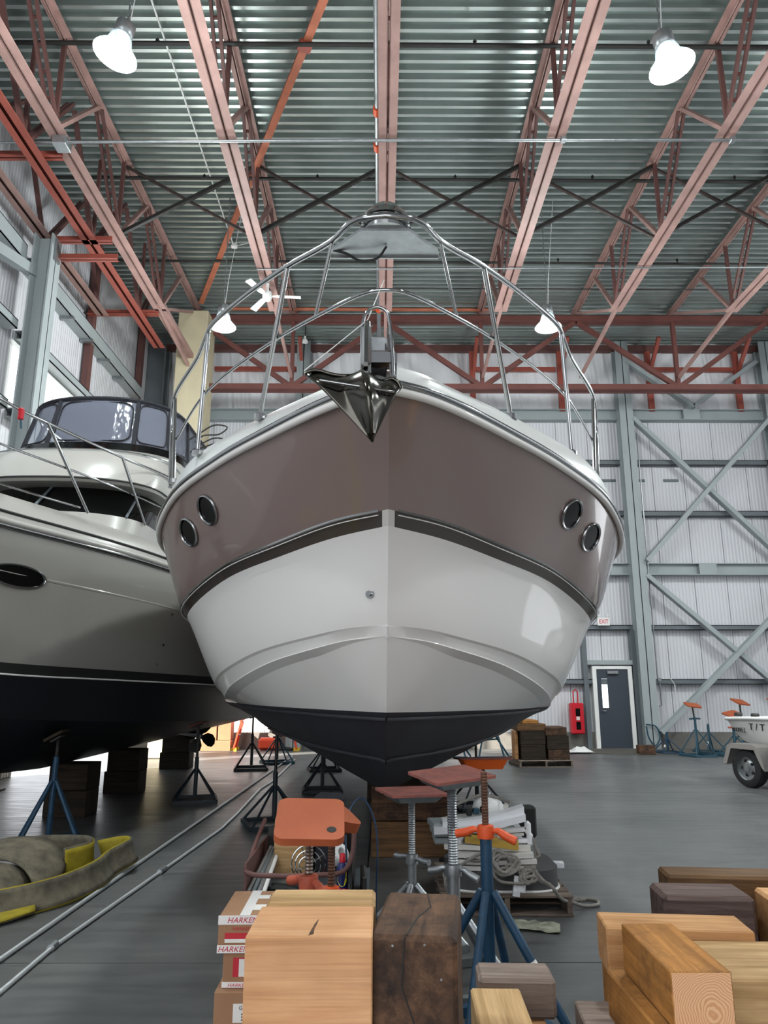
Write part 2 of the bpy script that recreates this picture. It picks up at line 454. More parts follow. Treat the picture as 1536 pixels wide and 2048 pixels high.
def _liner():
    """white liner panel with fine vertical ribs (about 2 cm, far below what can be picked apart)"""
    m, nt, b = base('white_liner_panel'); L = nt.links
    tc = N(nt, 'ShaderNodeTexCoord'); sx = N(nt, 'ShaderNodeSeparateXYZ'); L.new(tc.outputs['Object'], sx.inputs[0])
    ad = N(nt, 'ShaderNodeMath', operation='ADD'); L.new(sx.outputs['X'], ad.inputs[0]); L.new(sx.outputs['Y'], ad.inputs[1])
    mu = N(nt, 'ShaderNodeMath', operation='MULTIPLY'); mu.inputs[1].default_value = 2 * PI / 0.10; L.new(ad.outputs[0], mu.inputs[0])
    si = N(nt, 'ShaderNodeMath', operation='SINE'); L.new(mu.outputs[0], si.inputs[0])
    rp = ramp(nt, [(0.0, '#c0c1c6'), (0.4, '#d3d3d8')]);  # rib grooves are coloured darker, shade put into the paint
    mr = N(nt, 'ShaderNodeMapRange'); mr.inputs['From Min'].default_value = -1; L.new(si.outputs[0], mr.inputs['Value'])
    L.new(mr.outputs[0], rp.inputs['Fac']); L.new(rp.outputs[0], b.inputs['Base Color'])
    b.inputs['Roughness'].default_value = 0.45
    bp = N(nt, 'ShaderNodeBump', Strength=0.5, Distance=0.008); L.new(si.outputs[0], bp.inputs['Height']); L.new(bp.outputs['Normal'], b.inputs['Normal'])
    return m
def _clear(name, col, alpha, rough=0.05):
    m, nt, b = base(name); L = nt.links
    b.inputs['Base Color'].default_value = lin(col); b.inputs['Roughness'].default_value = rough
    b.inputs['Alpha'].default_value = alpha
    return m
M['concrete'] = _concrete()
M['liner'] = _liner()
M['sheet'] = mat('white_vapour_sheet', '#e2e2e6', 0.3, bump=0.25, bscale=3.0, stretch=(3, 3, 0.6))
M['vinyl'] = _clear('clear_vinyl', '#9aa0b4', 0.38, 0.12)
_nt = M['vinyl'].node_tree; _b = _nt.nodes['Principled BSDF']; _tc = N(_nt, 'ShaderNodeTexCoord'); _mp = N(_nt, 'ShaderNodeMapping'); _mp.inputs['Scale'].default_value = (5, 5, 1.2)
_nz = N(_nt, 'ShaderNodeTexNoise', Scale=1.5, Detail=2.0); _bp = N(_nt, 'ShaderNodeBump', Strength=0.6, Distance=0.05)
_nt.links.new(_tc.outputs['Object'], _mp.inputs['Vector']); _nt.links.new(_mp.outputs[0], _nz.inputs['Vector']); _nt.links.new(_nz.outputs['Fac'], _bp.inputs['Height']); _nt.links.new(_bp.outputs['Normal'], _b.inputs['Normal'])
M['pane'] = _clear('window_pane', '#eaf4f8', 0.12)
M['lens'] = _clear('lamp_refractor', '#f2fbff', 0.35, 0.2)

# ================================================================ THE BUILDING
BACK, LEFT, RIGHT, FRONT, DECK = 20.8, -6.95, 15.0, -6.0, 12.02
JX = [-5.15, -2.47, 0.10, 2.79, 5.48, 8.20, 10.90, 13.6]

def struct(o, label=None, cat=None): return tag(o, label, cat, None, 'structure')

# floor: cast slabs with saw-cut joints between them
floor = MB().bx(LEFT - 0.3, RIGHT, FRONT - 8, BACK + 0.3, -0.30, -0.03).build('floor', M['curb'])
struct(floor, 'grey worn concrete floor cast in large slabs', 'floor')
xs = [LEFT - 0.3, -0.12, 7.2, RIGHT]; ys = [FRONT - 8, -2.4, 4.98, 12.33, 19.72, BACK + 0.3]
for i in range(3):
    for j in range(5):
        g = 0.006
        MB().bx(xs[i] + g, xs[i+1] - g, ys[j] + g, ys[j+1] - g, -0.03, 0.0).build('floor_slab', M['concrete'], floor)

# ceiling: ribbed metal roof deck
prof = [(0.0, 0.0), (0.065, 0.0), (0.080, 0.13), (0.185, 0.13), (0.2, 0.0)]
rows = []
y = FRONT
while y < BACK + 0.2:
    for dy, dz in prof[:-1]: rows.append([(LEFT - 0.2, y + dy, DECK + dz), (RIGHT, y + dy, DECK + dz)])
    y += 0.2
ceiling = MB().grid(rows, flip=True).build('ceiling', M['deck'])
struct(ceiling, 'corrugated galvanised metal roof deck', 'ceiling')
roof_slab = MB().bx(LEFT - 0.3, RIGHT, FRONT, BACK + 0.3, DECK + 0.16, DECK + 0.3).build('insulation_board', M['curb'], ceiling)

# back wall
wall_back = MB().bx(LEFT - 0.3, RIGHT, BACK + 0.06, BACK + 0.3, 0, DECK + 0.1).build('wall_back', M['grey_steel'])
struct(wall_back, 'white ribbed liner wall with grey girts at the back', 'wall')
PW = 0.93
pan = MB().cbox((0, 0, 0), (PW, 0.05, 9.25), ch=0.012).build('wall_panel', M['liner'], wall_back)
k = 0; x = LEFT + PW / 2
while x < RIGHT:
    if abs(x - 6.4) > 0.95 or True:
        o = pan if k == 0 else pan.copy()
        if k: COL.objects.link(o)
        o.location = (x, BACK + 0.03, 0.42 + 9.25 / 2); k += 1
    x += PW + 0.012
MB().bx(LEFT, RIGHT, BACK - 0.12, BACK + 0.06, 0.0, 0.42).build('concrete_curb', M['curb'], wall_back)
for z, hh, key in ((1.78, 0.14, 'grey_steel_dark'), (3.27, 0.14, 'grey_steel_dark'), (6.57, 0.16, 'grey_steel_dark'), (8.13, 0.16, 'grey_steel_dark')):
    for x0, x1 in ((LEFT, 7.1), (7.5, RIGHT)):
        b = MB()
        b.bx(x0, x1, BACK - 0.20, BACK + 0.005, z + hh / 2 - 0.02, z + hh / 2)
        b.bx(x0, x1, BACK - 0.20, BACK - 0.185, z - hh / 2, z + hh / 2)
        b.bx(x0, x1, BACK - 0.20, BACK + 0.005, z - hh / 2, z - hh / 2 + 0.015)
        b.build('girt', M[key], wall_back)
for z in (4.92, 9.62):
    for x0, x1 in ((LEFT, 7.1), (7.5, 11.5), (11.9, RIGHT)):
        b = MB(); hh = 0.34
        b.bx(x0, x1, BACK - 0.30, BACK - 0.02, z + hh / 2 - 0.025, z + hh / 2)
        b.bx(x0, x1, BACK - 0.17, BACK - 0.15, z - hh / 2, z + hh / 2)
        b.bx(x0, x1, BACK - 0.30, BACK - 0.02, z - hh / 2, z - hh / 2 + 0.025)
        b.build('wall_beam', M['grey_steel'], wall_back)
for xx in (9.35,):
    for z in (4.92, 9.62):
        MB().bx(xx - 0.25, xx + 0.25, BACK - 0.31, BACK - 0.28, z - 0.17, z + 0.17).build('splice_plate', M['grey_steel'], wall_back)
# vapour sheets above the top beam
def sheet(name, p0, p1, z0, z1, nx, nz, parent, seed, out=(0, -1, 0), bulge=0.10):
    p0, p1, out = V(p0), V(p1), V(out); rows = []
    for j in range(nz + 1):
        row = []
        for i in range(nx + 1):
            p = p0.lerp(p1, i / nx); z = z0 + (z1 - z0) * j / nz
            w = noise.noise(V((i / nx * 9 + seed, z * 0.35, seed))) * 0.5 + noise.noise(V((i / nx * 30 + z * 1.2, z * 0.3, seed * 2))) * 0.45
            e = min(1.0, 6 * min(i / nx, 1 - i / nx))
            row.append(V((p.x, p.y, z)) + out * (bulge * 1.5 * (0.6 + w) * e))
        rows.append(row)
    return MB().grid(rows, flip=True).build(name, M['sheet'], parent, smooth=180)
edges = [LEFT] + [x for x in JX if x > -6] + [RIGHT]
for i in range(len(edges) - 1):
    sheet('vapour_sheet', (edges[i], BACK + 0.02, 0), (edges[i+1], BACK + 0.02, 0), 9.75, DECK, 64, 14, wall_back, 3.7 * i + 1)
for x in JX[1:]:
    MB().bar((x, BACK - 0.2, 9.75), (x, BACK - 0.2, DECK - 0.2), 0.16, 0.12, up=(0, 1, 0)).build('red_post', M['red_bright'], wall_back)
    MB().bar((x + 0.05, BACK - 0.22, 11.05), (x + 0.05, BACK - 1.1, 11.75), 0.1, 0.1).build('kicker_brace', M['red_bright'], wall_back)
for x0, x1 in ((-5.1, -2.6), (2.9, 5.35), (8.3, 10.8)):
    MB().bx(x0, x1, BACK - 0.26, BACK - 0.14, 11.05, 11.17).build('red_rail', M['red_bright'], wall_back)
MB().bx(LEFT, RIGHT, BACK - 0.28, BACK - 0.10, DECK - 0.32, DECK - 0.12).build('eave_beam', M['red_web'], wall_back)
for px in (1217, 1275, 1342):
    p = at(px, 961, BACK - 0.03)
    MB().bx(p.x - 0.22, p.x + 0.22, BACK - 0.03, BACK + 0.01, p.z - 0.04, p.z + 0.04).build('wall_vent', M['grey_steel_dark'], wall_back)

# left wall
wall_left = MB().bx(LEFT - 0.35, LEFT - 0.30, FRONT, BACK, 10.2, DECK + 0.1).build('wall_left', M['grey_steel'])
struct(wall_left, 'white ribbed liner wall behind the neighbouring yacht', 'wall')
WIN = (12.75, 17.2, 6.75, 7.95); BAY = (14.6, 19.8, 0.0, 6.0); LIGHT_BAY = (-5.9, -2.8, 0.0, 8.0)  # the last bay is unseen, opened near the camera to light the bow
def lpanel(y0, y1, z0, z1):
    if z1 - z0 < 0.05: return
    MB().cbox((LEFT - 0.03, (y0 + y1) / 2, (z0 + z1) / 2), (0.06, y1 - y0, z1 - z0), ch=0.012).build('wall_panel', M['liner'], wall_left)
y = FRONT
while y < BACK - 0.05:
    y1 = min(y + 0.93, BACK); c = (y + y1) / 2
    cuts = []
    if WIN[0] < c < WIN[1]: cuts.append(WIN[2:])
    if BAY[0] < c < BAY[1]: cuts.append(BAY[2:])
    if LIGHT_BAY[0] < c < LIGHT_BAY[1]: cuts.append(LIGHT_BAY[2:])
    z = 0.0
    for a, b in sorted(cuts): lpanel(y, y1 - 0.012, z, a); z = b
    lpanel(y, y1 - 0.012, z, DECK); y = y1
for z, hh in ((9.6, 0.34), (8.13, 0.18), (6.57, 0.18), (4.9, 0.18)):
    for y0, y1 in ((FRONT, 12.2), (12.6, 18.9)):
        b = MB()
        b.bx(LEFT, LEFT + 0.26, y0, y1, z + hh / 2 - 0.02, z + hh / 2)
        b.bx(LEFT + 0.24, LEFT + 0.26, y0, y1, z - hh / 2, z + hh / 2)
        b.bx(LEFT, LEFT + 0.26, y0, y1, z - hh / 2, z - hh / 2 + 0.02)
        b.build('girt', M['grey_steel'], wall_left)
for i in range(5):
    yy = 13.2 + i * 1.05
    MB().bx(LEFT + 0.02, LEFT + 0.30, yy, yy + 0.1, 9.36, 9.44).build('clip', M['galv'], wall_left)
for yy in (15.6, 19.0):
    MB().bar((LEFT + 0.12, yy, 8.3), (LEFT + 0.12, yy, DECK), 0.14, 0.2, up=(0, 1, 0)).build('red_post', M['red_web'], wall_left)
for yy in (19.9, 20.4):
    MB().bx(LEFT + 0.02, LEFT + 0.5, yy, yy + 0.18, 0.4, 11.6).build('corner_trim', M['grey_steel_dark'], wall_left)
wf = MB()
for zz in (WIN[2], WIN[3]): wf.bx(LEFT - 0.08, LEFT + 0.02, WIN[0] - .3, WIN[1] + .4, zz - 0.05, zz + 0.05)
window_1 = wf.build('window_1', M['white']); struct(window_1, 'long clerestory window high in the side wall', 'window')
for i in range(6):
    yy = WIN[0] - .25 + i * 0.93
    MB().bx(LEFT - 0.07, LEFT + 0.01, yy - 0.03, yy + 0.03, WIN[2], WIN[3]).build('mullion', M['white'], window_1)
    if i < 5: MB().bx(LEFT - 0.04, LEFT - 0.03, yy, yy + 0.93, WIN[2], WIN[3]).build('pane', M['pane'], window_1)

# right and front walls, out of view, the right openings added to let light in; the front bay beside the camera stands open and lets the daylight in
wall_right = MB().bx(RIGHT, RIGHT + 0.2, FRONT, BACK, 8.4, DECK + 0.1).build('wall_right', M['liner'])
struct(wall_right, 'white side wall above an added open bay', 'wall')
for y0, y1 in ((FRONT, 12.0), (15.0, BACK)):
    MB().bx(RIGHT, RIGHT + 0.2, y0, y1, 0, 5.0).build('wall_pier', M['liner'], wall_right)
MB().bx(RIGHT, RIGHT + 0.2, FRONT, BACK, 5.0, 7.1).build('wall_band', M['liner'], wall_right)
for y0 in (FRONT, 1.0, 6.0, 11.0, 16.0, 20.3):  # piers between unseen clerestory openings, added to light ceiling and back wall
    MB().bx(RIGHT, RIGHT + 0.2, y0, y0 + 0.5, 7.1, 8.4).build('added_window_pier', M['liner'], wall_right)
wall_front = MB().bx(1.5, RIGHT, FRONT - 0.2, FRONT, 0, DECK + 0.1).build('wall_front', M['liner'])
struct(wall_front, 'white front wall beside the open hangar door', 'wall')
MB().bx(LEFT, 1.5, FRONT - 0.2, FRONT, 7.0, DECK + 0.1).build('door_header', M['liner'], wall_front)

# columns and wind bracing
def column(x, y0, z1, label, axis='x'):
    b = MB()
    t = thing('steel_column', label, 'column', (x, y0, 0), kind='structure')
    w, d = 0.40, 0.36
    if axis == 'x':
        b.bx(x - w/2, x + w/2, y0 - d/2, y0 - d/2 + 0.03, 0, z1).bx(x - w/2, x + w/2, y0 + d/2 - 0.03, y0 + d/2, 0, z1).bx(x - 0.012, x + 0.012, y0 - d/2, y0 + d/2, 0, z1)
    else:
        b.bx(x - d/2, x - d/2 + 0.03, y0 - w/2, y0 + w/2, 0, z1).bx(x + d/2 - 0.03, x + d/2, y0 - w/2, y0 + w/2, 0, z1).bx(x - d/2, x + d/2, y0 - 0.012, y0 + 0.012, 0, z1)
    b.build('shaft', M['grey_steel'], t)
    MB().bx(x - 0.26, x + 0.26, y0 - 0.26, y0 + 0.26, 0, 0.03).build('base_plate', M['grey_steel_dark'], t)
    return t
column(7.30, 20.45, 11.9, 'grey steel column beside the dark grey exit door')
column(11.7, 20.45, 11.9, 'grey steel column behind the boat on its trailer')
column(-2.35, 20.45, 11.9, 'grey steel column on the back wall behind the anchor')
ct = column(-6.42, 12.4, 10.05, 'grey steel column beside the neighbouring flybridge enclosure', 'y')
MB().bx(-6.30, -6.20, 12.3, 12.5, 9.55, 10.0).build('bolted_plate', M['galv'], ct)
def brace(pts, label, w=0.22, h=0.12):
    t = thing('wind_brace', label, 'brace', pts[0][0], kind='structure')
    for a, b in pts:
        m = MB().bar(a, b, h, w, up=(0, 1, 0)); m.build('brace_member', M['grey_steel'], t)
yb = 20.36
brace([((7.5, yb, 9.42), (11.55, yb, 5.1)), ((7.5, yb - 0.13, 5.1), (11.55, yb - 0.13, 9.42))], 'grey cross brace in the upper bay of the back wall')
brace([((7.5, yb, 4.72), (12.2, yb, 0.45)), ((7.5, yb - 0.13, 0.45), (12.2, yb - 0.13, 4.72))], 'grey cross brace in the lower bay behind the trailer boat')
brace([((7.45, yb, 11.25), (9.35, yb, 9.8)), ((9.35, yb, 9.8), (11.4, yb, 11.25))], 'grey V-shaped brace against the vapour sheet')
brace([((-6.62, 12.3, 9.30), (-6.62, 8.6, 8.35))], 'grey strut running from the side column towards the camera', 0.2, 0.16)
brace([((-6.7, 8.2, 6.2), (-6.7, 12.3, 1.2))], 'grey diagonal brace low on the side wall', 0.2, 0.1)

# beige pier that carries the roof girder
pier = MB().cbox((-5.10, 18.35, 5.8), (0.80, 0.9, 11.6), ch=0.02).build('block_pier', M['beige'])
tag(pier, 'tall beige masonry pier behind the neighbouring yacht', 'pier', kind='structure')

# ---------------------------------------------------------------- roof joists
TOPZ, BOTZ, JEND = DECK - 0.08, 10.18, 15.4
def chord(b, x, z, y0, y1, w, h, side, flip=False):
    s = side; g = 0.013
    zz = z if not flip else z + h - 0.014
    b.bx(*sorted((x + s * g, x + s * (g + w))), y0, y1, zz, zz + 0.014)
    b.bx(*sorted((x + s * g, x + s * (g + 0.014))), y0, y1, z, z + h)
def joist(x, label, y0=FRONT):
    t = thing('roof_joist', label, 'roof joist', (x, 9.0, BOTZ), group='red roof joists', kind='structure')
    for s in (-1, 1):
        b = MB(); chord(b, 0, 0, y0 - 9, JEND - 9, 0.135, 0.12, s); b.build('bottom_chord', M['red'], t, True)
        b = MB(); chord(b, 0, TOPZ - BOTZ - 0.1, y0 - 9, 18.9 - 9, 0.095, 0.1, s, True); b.build('top_chord', M['red'], t, True)
    b = MB().bar((0, JEND - 9 - 0.3, 0.06), (0, 18.5 - 9, -0.25), 0.07, 0.09); b.build('chord_extension', M['red'], t, True)
    hz = TOPZ - BOTZ - 0.06
    y = 9.7 - 2.8 * 4
    while y < JEND + 0.3:
        yl = y - 9
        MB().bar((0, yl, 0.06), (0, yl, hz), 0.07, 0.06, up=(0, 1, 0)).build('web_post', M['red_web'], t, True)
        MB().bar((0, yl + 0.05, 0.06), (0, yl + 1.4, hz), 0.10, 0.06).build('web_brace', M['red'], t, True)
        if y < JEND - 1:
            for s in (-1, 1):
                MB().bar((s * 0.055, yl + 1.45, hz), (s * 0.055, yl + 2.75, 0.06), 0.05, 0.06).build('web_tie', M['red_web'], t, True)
            bt = MB()
            for q in range(1, 6): bt.bar((-0.06, yl + 1.45 + 1.3 * q / 6, hz + (0.06 - hz) * q / 6), (0.06, yl + 1.45 + 1.3 * q / 6, hz + (0.06 - hz) * q / 6), 0.04, 0.04)
            bt.build('batten_plates', M['red_web'], t, True)
        y += 2.8
    MB().bar((0, JEND - 9, 0.06), (0, 18.55 - 9, hz), 0.10, 0.07).build('end_web', M['red'], t, True)
    return t
names = ['red roof joist beside the wall over the neighbouring yacht', 'red roof joist carrying the white ceiling fan', 'red roof joist straight above the white bow',
         'red roof joist first along from the bow towards the exit door', 'red roof joist between the big hanging lamp and the exit door side',
         'red roof joist over the trailer boat', 'red roof joist at the far edge above the back wall', 'red roof joist outermost beyond the trailer boat']
j0 = joist(JX[0], names[0])
for x, nm in list(zip(JX, names))[1:]:
    c = copy_tree(j0); c.location.x = x; c['label'] = nm
MB().bx(-5.28, -5.02, 15.3, 17.95, BOTZ, BOTZ + 0.12).build('pier_bracket', M['red'], j0)
# second chord line and wall-side strut along the left wall
t = thing('wall_truss', 'bright red strut truss running along the side wall', 'truss', (-5.6, 9, 9.9), kind='structure')
for s in (-1, 1):
    b = MB(); chord(b, -5.62, 9.98, FRONT, 16.9, 0.13, 0.12, s); b.build('bottom_chord', M['red_bright'], t)
for y in [4.1 + 2.8 * i for i in range(5)]:
    for s in (-1, 1):
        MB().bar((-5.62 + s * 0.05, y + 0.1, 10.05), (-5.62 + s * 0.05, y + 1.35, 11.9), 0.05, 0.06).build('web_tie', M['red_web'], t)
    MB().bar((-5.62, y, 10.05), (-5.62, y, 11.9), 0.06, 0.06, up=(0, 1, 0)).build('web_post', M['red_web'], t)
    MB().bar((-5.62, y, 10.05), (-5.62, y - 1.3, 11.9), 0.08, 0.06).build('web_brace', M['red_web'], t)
t = thing('eave_joist', 'short red eave joist resting on the side column', 'roof joist', (-6.5, 9, 10.0), kind='structure')
for s in (-1, 1):
    b = MB(); chord(b, -6.5, 10.06, FRONT, 15.4, 0.13, 0.12, s); b.build('bottom_chord', M['red'], t)
for y in [4.1, 6.9, 9.7, 12.5]:
    for s in (-1, 1): MB().bar((-6.5 + s * .05, y, 10.1), (-6.5 + s * .05, y + 1.3, 11.9), 0.05, 0.06).build('web_tie', M['red_web'], t)
    MB().bar((-6.5, y + 2.6, 10.1), (-6.5, y + 1.5, 11.9), 0.07, 0.07).build('web_brace', M['red_web'], t)
MB().bar((-6.5, 15.3, 10.1), (-6.4, 18.4, 11.85), 0.1, 0.08).build('end_web', M['orange_brace'], t)
for i, (y, z, x0, x1, lab) in enumerate(((12.4, 9.98, -6.3, -5.2, 'red strut bolted to the top of the side column'), (12.5, 9.66, -6.2, -5.1, 'red strut just under the one on the side column'),
                        (15.4, 10.08, -6.85, -5.2, 'red strut between the wall post and the joist end'), (10.25, 10.1, -6.95, -5.25, 'red strut crossing from the wall above the galvanised box'))):
    b = MB().bx(x0, x1, y - 0.07, y + 0.07, z, z + 0.014).bx(x0, x1, y - 0.01, y + 0.01, z, z + 0.13)
    tag(b.build('roof_strut', M['red_bright']), lab, 'strut', kind='structure')

# girder truss that the joists sit on
t = thing('girder_truss', 'deep red girder truss spanning in front of the back wall', 'truss', (3, 18.6, 9.6), kind='structure')
for s in (-1, 1):
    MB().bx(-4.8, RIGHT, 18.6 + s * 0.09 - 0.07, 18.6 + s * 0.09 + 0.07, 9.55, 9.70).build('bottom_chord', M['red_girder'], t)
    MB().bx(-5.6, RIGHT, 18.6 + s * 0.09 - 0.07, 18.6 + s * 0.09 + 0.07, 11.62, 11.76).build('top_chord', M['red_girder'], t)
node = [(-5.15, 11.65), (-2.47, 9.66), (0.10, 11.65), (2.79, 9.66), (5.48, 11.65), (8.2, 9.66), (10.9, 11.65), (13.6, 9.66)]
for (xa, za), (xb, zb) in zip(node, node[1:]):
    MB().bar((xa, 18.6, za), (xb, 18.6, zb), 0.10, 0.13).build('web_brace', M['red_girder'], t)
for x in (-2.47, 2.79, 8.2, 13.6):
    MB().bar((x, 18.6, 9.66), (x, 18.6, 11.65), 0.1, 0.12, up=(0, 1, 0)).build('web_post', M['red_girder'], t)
MB().tube([(-4.4, 18.45, 11.95), (3.2, 18.45, 11.93)], 0.05, 8).build('header_pipe', M['orange_brace'], t)

# cross bridging between the joists
bl = ['over the neighbouring yacht', 'over the gap between the two yachts', 'behind the fitting on top of the bow rail', 'right of the bow rail under the far lamp', 'over the exit door', 'over the trailer boat', 'outermost over the trailer']
for i in range(len(JX) - 1):
    a, b = JX[i], JX[i+1]
    t = thing('cross_bridging', 'dark steel X-shaped bridging ' + bl[i], 'bridging', ((a + b) / 2, 12.6, 11), group='bridging between roof joists', kind='structure')
    MB().bar((a, 12.6, 11.85), (b, 12.66, 10.25), 0.05, 0.05).build('bridging_bar', M['dark_steel'], t)
    MB().bar((b, 12.55, 11.85), (a, 12.55, 10.25), 0.07, 0.07).build('bridging_bar', M['black_steel'], t)

# flat orange diagonal brace under the deck
p, q = G(655, -20, 11.75), G(402, 606, 11.75)
t = thing('diagonal_brace', 'long orange primed angle running diagonally under the deck', 'brace', p, kind='structure')
MB().bar(p, q, 0.13, 0.05).build('angle', M['orange_brace'], t)
m_ = G(610, 92, 11.72); MB().box(m_, (0.22, 0.2, 0.06), 0.4).build('splice', M['red_bright'], t)

# sprinkler pipes
t = thing('sprinkler_main', 'dark sprinkler main with orange couplings along the centre joist', 'pipe', (-0.05, 9, 11), kind='structure')
MB().tube([(-0.06, FRONT, 10.42), (-0.06, 18.2, 10.42)], 0.052, 10).build('main_pipe', M['galv'], t, smooth=60)
MB().tube([(-0.06, 18.1, 10.42), (-0.06, 18.25, 10.4), (-0.06, 18.3, 9.8)], 0.05, 10).build('drop_pipe', M['grey_steel_dark'], t, smooth=60)
for y in (9.57, 10.35, 12.75, 15.7, 17.4):
    MB().tube([(-0.06, y - 0.07, 10.42), (-0.06, y + 0.07, 10.42)], 0.075, 10).build('coupling', M['orange'], t)
for i, (y, lab) in enumerate(((9.57, 'black sprinkler branch pipe nearest the camera beside the big lamps'), (12.75, 'black sprinkler branch pipe above the X-shaped bridging'), (15.7, 'black sprinkler branch pipe level with the far lamps'))):
    t = thing('sprinkler_branch', lab, 'pipe', (2, y, 11.7), group='sprinkler branch pipes', kind='structure')
    MB().tube([(LEFT + 0.1, y, 11.70), (RIGHT, y, 11.62)], 0.036 if i < 2 else 0.03, 8).build('branch_pipe', M['black_steel'], t, smooth=60)
    for xh in (-3.6, -1.3, 1.5, 4.3, 7.2, 10.0):
        MB().lathe([(0.018, 0), (0.018, 0.06), (0.035, 0.065), (0.01, 0.11)], 8, Matrix.Translation((xh, y, 11.66 + 0.02))).build('sprinkler_head', M['black_steel'], t)
MB_ = MB().tube([(-3.2, 17.0, 11.75), (RIGHT, 17.0, 11.7)], 0.018, 6).build('thin_rod', M['black_steel'])
tag(MB_, 'thin dark rod under the deck near the girder truss', 'rod', kind='structure')

# conduits under the joists
t = thing('conduit_run', 'galvanised conduit run crossing below the joists', 'conduit', (3, 9.9, 10.1), kind='structure')
MB().tube([(LEFT, 9.95, 10.13), (0, 9.85, 10.12), (RIGHT, 9.75, 10.10)], 0.022, 8).build('conduit', M['galv'], t, smooth=60)
MB().tube([(LEFT, 9.99, 10.16), (0, 9.90, 10.15), (RIGHT, 9.80, 10.13)], 0.018, 8).build('conduit', M['galv'], t, smooth=60)
MB().cbox((-5.12, 9.93, 10.10), (0.22, 0.24, 0.16), ch=0.01).build('junction_box', M['galv'], t)
for x in (2.79, 5.48, 8.2): MB().cbox((x + 0.1, 9.8, 10.10), (0.08, 0.1, 0.08), ch=0.01).build('conduit_clip', M['galv'], t)
o = MB().tube([(-2.6, 13.6, 10.15), (RIGHT, 13.35, 10.12)], 0.016, 6).build('conduit', M['galv']); tag(o, 'thin conduit crossing behind the bow rail towards the far lamps', 'conduit', kind='structure')
t = thing('deck_conduit', 'pale conduit under the deck ending at a small box', 'conduit', (-3.5, 12, 11.8), kind='structure')
MB().tube([(-3.52, FRONT, 11.86), (-3.52, 15.25, 11.86)], 0.018, 6).build('conduit', M['white'], t, smooth=60)
MB().cbox((-3.5, 15.3, 11.85), (0.14, 0.12, 0.1), ch=0.01).build('junction_box', M['white'], t)
MB().tube([(-3.45, 15.3, 11.84), (-2.9, 14.9, 11.7), (-2.52, 14.25, 10.3)], 0.008, 6).build('fan_cable', M['white'], t)

# exit door
door_1 = thing('door_1', 'dark grey exit door with a narrow glass pane', 'door', (6.4, BACK, 0), kind='structure')
D0 = BACK - 0.24
fr = MB().bx(5.86, 5.97, D0, BACK, 0, 2.2).bx(6.85, 6.96, D0, BACK, 0, 2.2).bx(5.97, 6.85, D0, BACK, 2.12, 2.2)
fr.build('door_frame', M['white'], door_1)
lf = MB()
wx0, wx1, wz0, wz1 = 6.10, 6.27, 1.08, 1.86
lf.bx(5.98, wx0, D0 + 0.03, D0 + 0.08, 0.03, 2.11).bx(wx1, 6.84, D0 + 0.03, D0 + 0.08, 0.03, 2.11)
lf.bx(wx0, wx1, D0 + 0.03, D0 + 0.08, 0.03, wz0).bx(wx0, wx1, D0 + 0.03, D0 + 0.08, wz1, 2.11)
leaf = lf.build('door_leaf', M['door'], door_1)
MB().bx(wx0, wx1, D0 + 0.05, D0 + 0.06, wz0, wz1).build('daylight_pane', emit('lit_door_glass', '#eef8fb', 1.6), door_1)
MB().tube([(6.06, D0 + 0.03, 1.0), (6.06, D0 - 0.03, 1.0), (6.17, D0 - 0.03, 1.0)], 0.012, 6).build('door_handle', M['galv'], door_1)
MB().cbox((6.42, D0 - 0.01, 2.03), (0.30, 0.09, 0.09), ch=0.01).build('door_closer', M['galv'], door_1)
MB().bx(5.98, 6.84, D0 - 0.02, D0 + 0.02, 0.0, 0.025).build('threshold', M['galv'], door_1)
for xa in (5.62, 7.0):
    MB().bx(xa, xa + 0.12, D0, BACK, 0, 3.2).build('steel_jamb', M['grey_steel_dark'], door_1)
MB().bx(5.74, 7.0, D0, BACK, 2.24, 2.36).build('steel_header', M['grey_steel'], door_1)
ex = thing('exit_sign', 'white exit sign with red letters above the door', 'exit sign', (6.25, 20.45, 3.35))
MB().cbox((6.25, 20.5, 3.42), (0.34, 0.06, 0.22), ch=0.01).build('sign_box', M['white'], ex)
text('lettering', 'EXIT', 0.17, M['exit_red'], MAT((6.25, 20.465, 3.42), (1, 0, 0), (0, 0, 1)), ex, 0.003, sx=0.75)
for dx in (-0.12, 0.12):
    MB().lathe([(0.02, 0), (0.045, 0.05), (0.045, 0.08)], 10, Matrix.Translation((6.25 + dx, 20.5, 3.54))).build('lamp_head', M['white'], ex)
# fire hose cabinet
hc = thing('hose_cabinet', 'red fire extinguisher cabinet hanging beside the exit door', 'cabinet', (5.5, 20.55, 0.5))
p0, p1 = at(1143, 1406, 20.45), at(1166, 1468, 20.45)
cx_, w_ = (p0.x + p1.x) / 2, 0.36
MB().cbox((cx_, 20.5, (p0.z + p1.z) / 2), (w_, 0.24, p0.z - p1.z), ch=0.03).build('cabinet_body', M['hose_red'], hc)
for zz in (p0.z - 0.24, p1.z + 0.22):
    MB().bx(cx_ - 0.05, cx_ + 0.07, 20.37, 20.385, zz - 0.1, zz + 0.1).build('viewing_pane', M['glass_dark'], hc)
MB().bx(cx_ - 0.04, cx_ + 0.05, 20.37, 20.38, (p0.z + p1.z) / 2 - 0.04, (p0.z + p1.z) / 2 + 0.05).build('sticker', M['paper'], hc)
MB().tube([(cx_ - 0.06, 20.5, p0.z), (cx_ - 0.06, 20.5, p0.z + 0.3), (cx_, 20.5, p0.z + 0.36), (cx_ + 0.06, 20.5, p0.z + 0.3), (cx_ + 0.06, 20.5, p0.z)], 0.018, 8).build('hanging_loop', M['hose_red'], hc)
